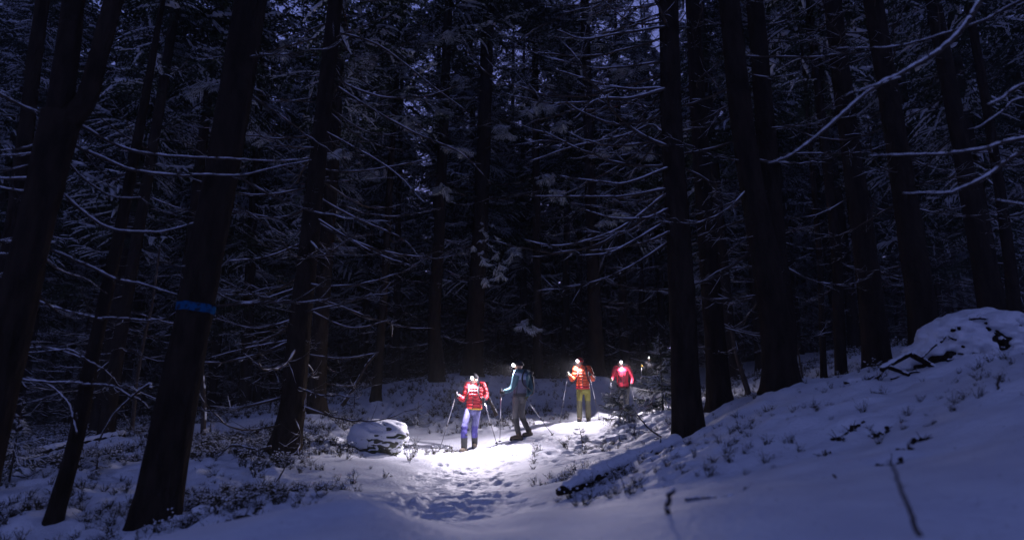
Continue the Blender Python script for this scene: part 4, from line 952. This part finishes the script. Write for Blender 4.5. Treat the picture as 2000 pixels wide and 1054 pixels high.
        rings(gb, [an[i] + [0, 0, .09], an[i] + [0, 0, .02], b0 + [0, 0, .05], b0 + [0, 0, -.01]], [.055, .052, .05, .05], [.06, .06, .062, .06], s2, 14)
        cap_tube(gb, [b0 - td * .06 + [0, 0, .045], b0 + td * .06 + [0, 0, .045], b0 + td * .17 + [0, 0, .035]], [.05, .052, .042], 12)
        bo = mkobj('boot', paint(remesh(gb, 0.010, 2), [S.get('boot', M_BROWN)]), root)
        gs_ = Geo(); cap_tube(gs_, [b0 - td * .07 + [0, 0, .004], b0 + td * .06 + [0, 0, .004], b0 + td * .19 + [0, 0, .004]], [.045, .05, .038], 12, ez=0.3); mkobj('sole', gs_.mesh('sole', M_BLACK), bo)
    # ---- hat or hood
    g = Geo(); v, q, t = blob((0, 0, 0), (0.092, 0.110, 0.105), 24, 16); v = v[:]; v[:, 2] = np.maximum(v[:, 2], -0.012)
    v = v @ Rm.T + H + Rm @ np.array([0, 0.010, 0.052]); g.add(v, q, t)
    rm = [Rm @ np.array([0.092 * math.cos(a), 0.010 + 0.108 * math.sin(a), 0.048]) + H for a in np.linspace(0, 2 * math.pi, 25)]; g.add(*tube(rm, 0.013, 8, cap=False, ez=1.6))
    mkobj('hat', g.mesh('hat', S['hat']), root)
    if S.get('hood'):
        g = Geo(); cap_tube(g, [smid + side * -.10 - f * .05 + [0, 0, .03], smid - f * .12 + [0, 0, .05], smid + side * .10 - f * .05 + [0, 0, .03]], [.05, .065, .05]); mkobj('hood', paint(remesh(g, .013, 2), [S['hood']]), root)
    if S.get('hair'):
        g = Geo(); v, q, t = blob((0, 0, 0), (0.088, 0.085, 0.13), 16, 12); g.add(v @ Rm.T + H + Rm @ np.array([0, 0.04, -0.03]), q, t); mkobj('hair', g.mesh('hair', S['hair']), root)
    # ---- gloved hands closed on the pole grips
    grips = []
    for i in (0, 1):
        tip = J(S['tip'][i]) if S['tip'][i] else ha[i] + [0.05, 0, -0.6]; d = unit(tip - ha[i]) if S['tip'][i] else np.array([0, 0, -1.0])
        arm = unit(ha[i] - el[i]); nrm = unit(arm - d * (arm @ d)) if abs(arm @ d) < .97 else unit(f - d * (f @ d)); bn = np.cross(d, nrm)
        g = Geo(); pc_ = ha[i]
        pole_c = pc_ + nrm * 0.045
        C2 = smooth_curve(np.column_stack([[pc_ - arm * .05, pc_ - nrm * .005, pc_ + nrm * .016], [.036, .040, .030]]), 9); v, q, t = tube(C2[:, :3], C2[:, 3], 12); g.add(v, q, t); g.add(*blob(C2[-1, :3], (.03,) * 3, 10, 8)); g.add(*blob(pc_, (.040,) * 3, 12, 8))
        for k in range(4):
            off = d * (k - 1.5) * 0.021; ln = [2.6, 3.0, 2.8, 2.2][k]
            ths = np.linspace(2.5, 2.5 - ln - 1.0, 9); ring = [pole_c + off + (math.cos(a) * nrm + math.sin(a) * bn) * 0.027 for a in ths]
            g.add(*tube(ring, np.linspace(.0115, .0085, 9), 7)); g.add(*blob(ring[-1], (.0085,) * 3, 6, 5))
        th = [pc_ - d * .01 + bn * .02, pole_c - d * .035 + bn * .03, pole_c - d * .05 + nrm * .02 + bn * .01, pole_c - d * .048 + nrm * .03 - bn * .01]; C3 = smooth_curve(np.array(th), 9); g.add(*tube(C3, np.linspace(.0135, .009, 9), 7)); g.add(*blob(C3[-1], (.009,) * 3, 6, 5))
        mkobj('glove', g.mesh('glove', S['glove'][i]), root); grips.append((pole_c, d))
    # ---- poles: things of their own
    for i in (0, 1):
        if not S['tip'][i]: continue
        c, _ = grips[i]; tip = J(S['tip'][i]); tip[2] = hz(O[0] + tip[0], O[1] + tip[1]) - z0 - 0.03; d = unit(tip - c); L = np.linalg.norm(tip - c); top = c - d * 0.06
        po = thing('trekking_pole', S['plabel'][i], 'pole', O + tip, 0, 'trekking poles'); Z = lambda a: top + d * a - tip
        def part(nm, a, b, r0, r1, m_, k=10): gg = Geo(); gg.add(*tube([Z(a), Z((a + b) / 2), Z(b)], [r0, (r0 + r1) / 2, r1], k)); return mkobj(nm, gg.mesh(nm, m_), po)
        part('grip', -0.02, 0.13, .018, .014, M_BLACK); LL = L + .06; part('upper_shaft', .13, LL * .55, .0105, .0105, M_ALU); part('lower_shaft', LL * .55, LL - .05, .008, .0075, M_CARBON); part('clamp', LL * .54, LL * .575, .0145, .0145, M_BLACK); part('tip', LL - .05, LL, .007, .003, M_ALU)
        gg = Geo(); gg.add(*tube([Z(LL - .085), Z(LL - .08), Z(LL - .07)], [.012, .045, .047], 14)); mkobj('basket', gg.mesh('basket', M_BLACK), po)
        gg = Geo(); a_ = top - tip; gg.add(*tube(smooth_curve(np.array([a_, a_ + [0.03, 0, -.06], a_ + [0.025, 0.02, -.14], a_ + [-0.01, 0.02, -.13], a_ + d * .03]), 16), .005, 6)); mkobj('strap', gg.mesh('strap', M_BLACK), po)
    # ---- backpack
    if S.get('pack'):
        bc = smid - f * 0.22 + np.array([0, 0, -0.22]); bp = thing('backpack', S['pack'][1], 'backpack', O + bc - [0, 0, .28], 0, 'backpacks')
        o2 = bc - np.array([0, 0, .28]); g = Geo(); rings(g, [np.array([0, 0, z]) - f * k for z, k in ((0, 0), (.05, .01), (.25, .02), (.42, .01), (.5, 0))], [.09, .145, .155, .145, .10], [.06, .10, .115, .10, .07], ax)
        mkobj('bag', paint(remesh(g, .014, 3), [S['pack'][0]]), bp)
        g = Geo(); rings(g, [np.array([0, 0, z]) for z in (.47, .5, .55, .57)], [.10, .15, .135, .06], [.08, .12, .105, .05], ax); mkobj('lid', paint(remesh(g, .014, 2), [S['pack'][0]]), bp)
        for s_ in (-1, 1):
            pts = [smid + side * s_ * .09 - f * .13 + [0, 0, -.02], smid + side * s_ * .105 - f * .02 + [0, 0, .075], smid + side * s_ * .11 + f * .10 + [0, 0, .0], smid + side * s_ * .115 + f * .155 + [0, 0, -.14], smid + side * s_ * .15 + f * .14 + [0, 0, -.27], smid + side * s_ * .20 + f * .0 + [0, 0, -.36], smid + side * s_ * .14 - f * .16 + [0, 0, -.40]]
            g = Geo(); g.add(*tube(smooth_curve(np.array(pts), 30) - o2, .022, 8, 1.0, 0.45)); mkobj('strap', g.mesh('strap', M_BLACK), bp)
    # ---- headlamp: band, housing, lens and its light
    lp = H + Rm @ np.array([0, -0.112, 0.072]); tl = R(S['tilt']); ly = R(S.get('lampyaw', S['headyaw'])); aim = np.array([-math.sin(ly) * math.cos(tl), -math.cos(ly) * math.cos(tl), -math.sin(tl)])
    hl = thing('headlamp', S['hlabel'], 'headlamp', O + lp, 0, 'lit headlamps')
    g = Geo(); g.add(*tube([Rm @ np.array([0.096 * math.cos(a), 0.010 + 0.113 * math.sin(a), 0.072]) + H - lp for a in np.linspace(0, 2 * math.pi, 29)], .006, 6, 1, 2.2, cap=False)); mkobj('band', g.mesh('band', M_BLACK), hl)
    g = Geo(); g.add(*tube([-aim * .004, aim * .012, aim * .03, aim * .034], [.026, .033, .033, .028], 14)); mkobj('housing', g.mesh('housing', M_BLACK), hl)
    g = Geo(); g.add(*blob(aim * .038, (.036,) * 3, 14, 10)); mkobj('lens', g.mesh('lens', M_LENS), hl)
    ld = bpy.data.lights.new('beam', 'SPOT'); ld.energy = S['watt']; ld.color = (0.95, 0.86, 1.0); ld.spot_size = R(S.get('cone', 145)); ld.spot_blend = 1.0; ld.shadow_soft_size = 0.02
    lo = mkobj('beam', ld, hl, aim * .086); lo.rotation_euler = Vector(aim).to_track_quat('-Z', 'Y').to_euler()
    return O

def red_fn(c, k): return (c[:, 2] < k['z0'] + 0.035).astype(int)
def teal_fn(c, k):
    lat = np.abs((c - k['mid']) @ k['ax']); fr = (c - k['mid']) @ k['f']; h = (c[:, 2] - k['z0']) / (k['z1'] - k['z0'])
    arm = np.zeros(len(c), bool)
    for e_, h_ in zip(k['el'], k['ha']):
        d_ = h_ - e_; t_ = np.clip(((c - e_) @ d_) / (d_ @ d_), 0, 1); arm |= np.linalg.norm(c - e_ - t_[:, None] * d_, axis=1) < 0.10
    for s_, e_ in zip(k['sh'], k['el']):
        d_ = e_ - s_; t_ = np.clip(((c - s_) @ d_) / (d_ @ d_), 0.25, 1); arm |= np.linalg.norm(c - s_ - t_[:, None] * d_, axis=1) < 0.088
    core = ~arm & (lat < 0.165) & (fr > -0.05) & ~((lat > 0.13) & (fr < 0.04))
    return np.where(core & (h > .72) & (h < 1.0), 1, np.where(core & (h < .16), 3, np.where(core & (h <= .72), 2, 0)))
P1 = dict(foot=PEOPLE[0], crop=(820, 660, 430, 962, 370), label='hiker in a quilted red jacket and violet trousers nearest the boulder', yaw=10, headyaw=15,
    head=(455, 393), sh=((400, 440), (528, 440)), el=((372, 548, .02), (556, 520, .02)), ha=((322, 522, -.20), (546, 556, -.16)), hip=((415, 640), (482, 640)), kn=((384, 790, -.16), (466, 795, -.02)), an=((386, 930, -.16), (464, 940, .16)), toe=(20, 5),
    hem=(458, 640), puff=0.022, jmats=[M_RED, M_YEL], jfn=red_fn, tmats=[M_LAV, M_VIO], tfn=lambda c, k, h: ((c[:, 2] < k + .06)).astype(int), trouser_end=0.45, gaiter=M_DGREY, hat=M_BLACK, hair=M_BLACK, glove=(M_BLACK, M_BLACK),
    tip=((185, 930, -.25), (657, 920, -.10)), plabel=('pole planted in the bright snow left of the red-jacketed hiker', 'pole planted right of the red-jacketed hiker'), pack=(M_BLACK, 'black backpack of the hiker in the quilted red jacket'),
    tilt=56, lampyaw=18, watt=480, hlabel='lit headlamp of the hiker in the quilted red jacket')
P2 = dict(foot=PEOPLE[1], crop=(820, 660, 862, 855, 375), label='hiker in a teal and slate jacket with dark trousers looking to the left', yaw=38, headyaw=60,
    head=(850, 245), sh=((832, 300, -.10), (930, 300, .14)), el=((792, 425, -.12), (955, 425, .12)), ha=((716, 462, -.22), (918, 500, -.02)), hip=((832, 510, -.05), (882, 510, .07)), kn=((822, 655, -.12), (876, 645, .05)), an=((848, 820, -.12), (940, 790, .20)), toe=(62, 45),
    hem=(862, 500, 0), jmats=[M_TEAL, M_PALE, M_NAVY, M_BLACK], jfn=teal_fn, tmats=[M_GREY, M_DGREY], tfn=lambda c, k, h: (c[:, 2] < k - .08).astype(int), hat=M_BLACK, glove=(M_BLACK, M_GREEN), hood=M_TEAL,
    tip=((690, 866, -.22), (1155, 835, .10)), plabel=('upright pole held out in front of the hiker in teal', 'pole trailing behind the hiker in teal'), pack=(M_BLACK, 'black backpack of the hiker in the teal jacket'),
    tilt=46, lampyaw=58, watt=280, cone=145, hlabel='lit headlamp of the hiker in the teal jacket')
P3 = dict(foot=PEOPLE[2], crop=(1050, 660, 402, 705, 314), label='hiker in an orange down jacket and olive trousers stepping forward with raised hands', yaw=8, headyaw=28,
    head=(374, 215), sh=((338, 268), (452, 266)), el=((312, 352, -.02), (484, 350, 0)), ha=((272, 318, -.25), (450, 318, -.26)), hip=((372, 445), (432, 445)), kn=((362, 545, -.12), (436, 550, 0)), an=((360, 680, -.14), (440, 690, .06)), toe=(15, 0),
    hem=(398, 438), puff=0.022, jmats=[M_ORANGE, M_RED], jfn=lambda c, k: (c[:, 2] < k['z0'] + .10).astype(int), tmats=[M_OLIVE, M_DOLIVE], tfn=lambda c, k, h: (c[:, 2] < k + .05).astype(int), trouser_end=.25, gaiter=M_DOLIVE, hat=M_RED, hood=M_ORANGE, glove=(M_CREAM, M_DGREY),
    tip=((190, 682, -.2), (525, 708, -.2)), plabel=('pole held left of the hiker in the orange jacket', 'pole held right of the hiker in the orange jacket'), pack=(M_BLACK, 'dark backpack of the hiker in the orange jacket'),
    tilt=52, lampyaw=35, watt=440, hlabel='lit headlamp of the hiker in the orange jacket')
P4 = dict(foot=PEOPLE[3], crop=(1050, 660, 738, 655, 277), label='hiker in a plain crimson jacket half hidden by the young spruce', yaw=-4, headyaw=0,
    head=(722, 222), sh=((678, 262), (786, 258)), el=((652, 335, .02), (818, 340, .02)), ha=((634, 362, -.2), (808, 402, -.12)), hip=((715, 425), (768, 425)), kn=((715, 530, -.08), (765, 530, .02)), an=((718, 640, -.05), (760, 645, .05)), toe=(5, -5),
    hem=(735, 420), jmats=[M_CRIM], tmats=[M_DGREY], hat=M_BLACK, glove=(M_CREAM, M_BLACK), boot=M_BLACK,
    tip=((598, 620, -.25), (835, 640, -.1)), plabel=('pole left of the hiker in the crimson jacket', 'pole right of the crimson-jacketed hiker behind the young spruce'),
    tilt=54, lampyaw=-15, watt=520, hlabel='lit headlamp of the hiker in the crimson jacket')
P5 = dict(foot=PEOPLE[4], crop=(1050, 660, 985, 548, 220), label='farthest dark-clad hiker with yellow gloves, almost hidden behind the taller young spruce', yaw=10, headyaw=20,
    head=(985, 182), sh=((948, 222), (1030, 222)), el=((930, 268, .02), (1050, 280, .02)), ha=((905, 248, -.2), (1040, 320, -.15)), hip=((965, 360), (1008, 360)), kn=((965, 450, -.08), (1005, 450, 0)), an=((968, 530, -.05), (1003, 535, .05)), toe=(5, -5),
    hem=(988, 350), jmats=[M_BLACK], tmats=[M_DGREY], hat=M_BLACK, glove=(M_YEL, M_YEL), boot=M_BLACK,
    tip=((882, 430, -.2), None), plabel=('pole of the farthest hiker, left of the taller young spruce', ''), tilt=50, lampyaw=25, watt=90, hlabel='small farthest headlamp shining over the young spruce')
for S in (P1, P2, P3, P4, P5): hiker(S)

# ------------------------------------------------------------------ thin cold mist between the trees
g = Geo(); X0, X1, Y0, Y1, Z0, Z1 = gx[0] - 2, gx[-1] + 2, gy[0] - 2, gy[-1] + 2, float(GZ.min()) - 1.0, 44.0
g.add([(x, y, z) for x in (X0, X1) for y in (Y0, Y1) for z in (Z0, Z1)], [(0, 1, 3, 2), (4, 6, 7, 5), (0, 4, 5, 1), (2, 3, 7, 6), (0, 2, 6, 4), (1, 5, 7, 3)])
mh = bpy.data.materials.new('mist'); mh.use_nodes = True; mh.node_tree.nodes.clear()
vo = mh.node_tree.nodes.new('ShaderNodeVolumePrincipled'); vo.inputs['Color'].default_value = (0.85, 0.87, 0.95, 1); vo.inputs['Density'].default_value = 0.0021; vo.inputs['Anisotropy'].default_value = 0.2
mo = mh.node_tree.nodes.new('ShaderNodeOutputMaterial'); mh.node_tree.links.new(vo.outputs[0], mo.inputs['Volume'])
tag(mkobj('haze', g.mesh('haze', mh, False)), 'thin cold mist hanging between the trees', 'mist', kind='stuff')
SC.cycles.volume_bounces = 0
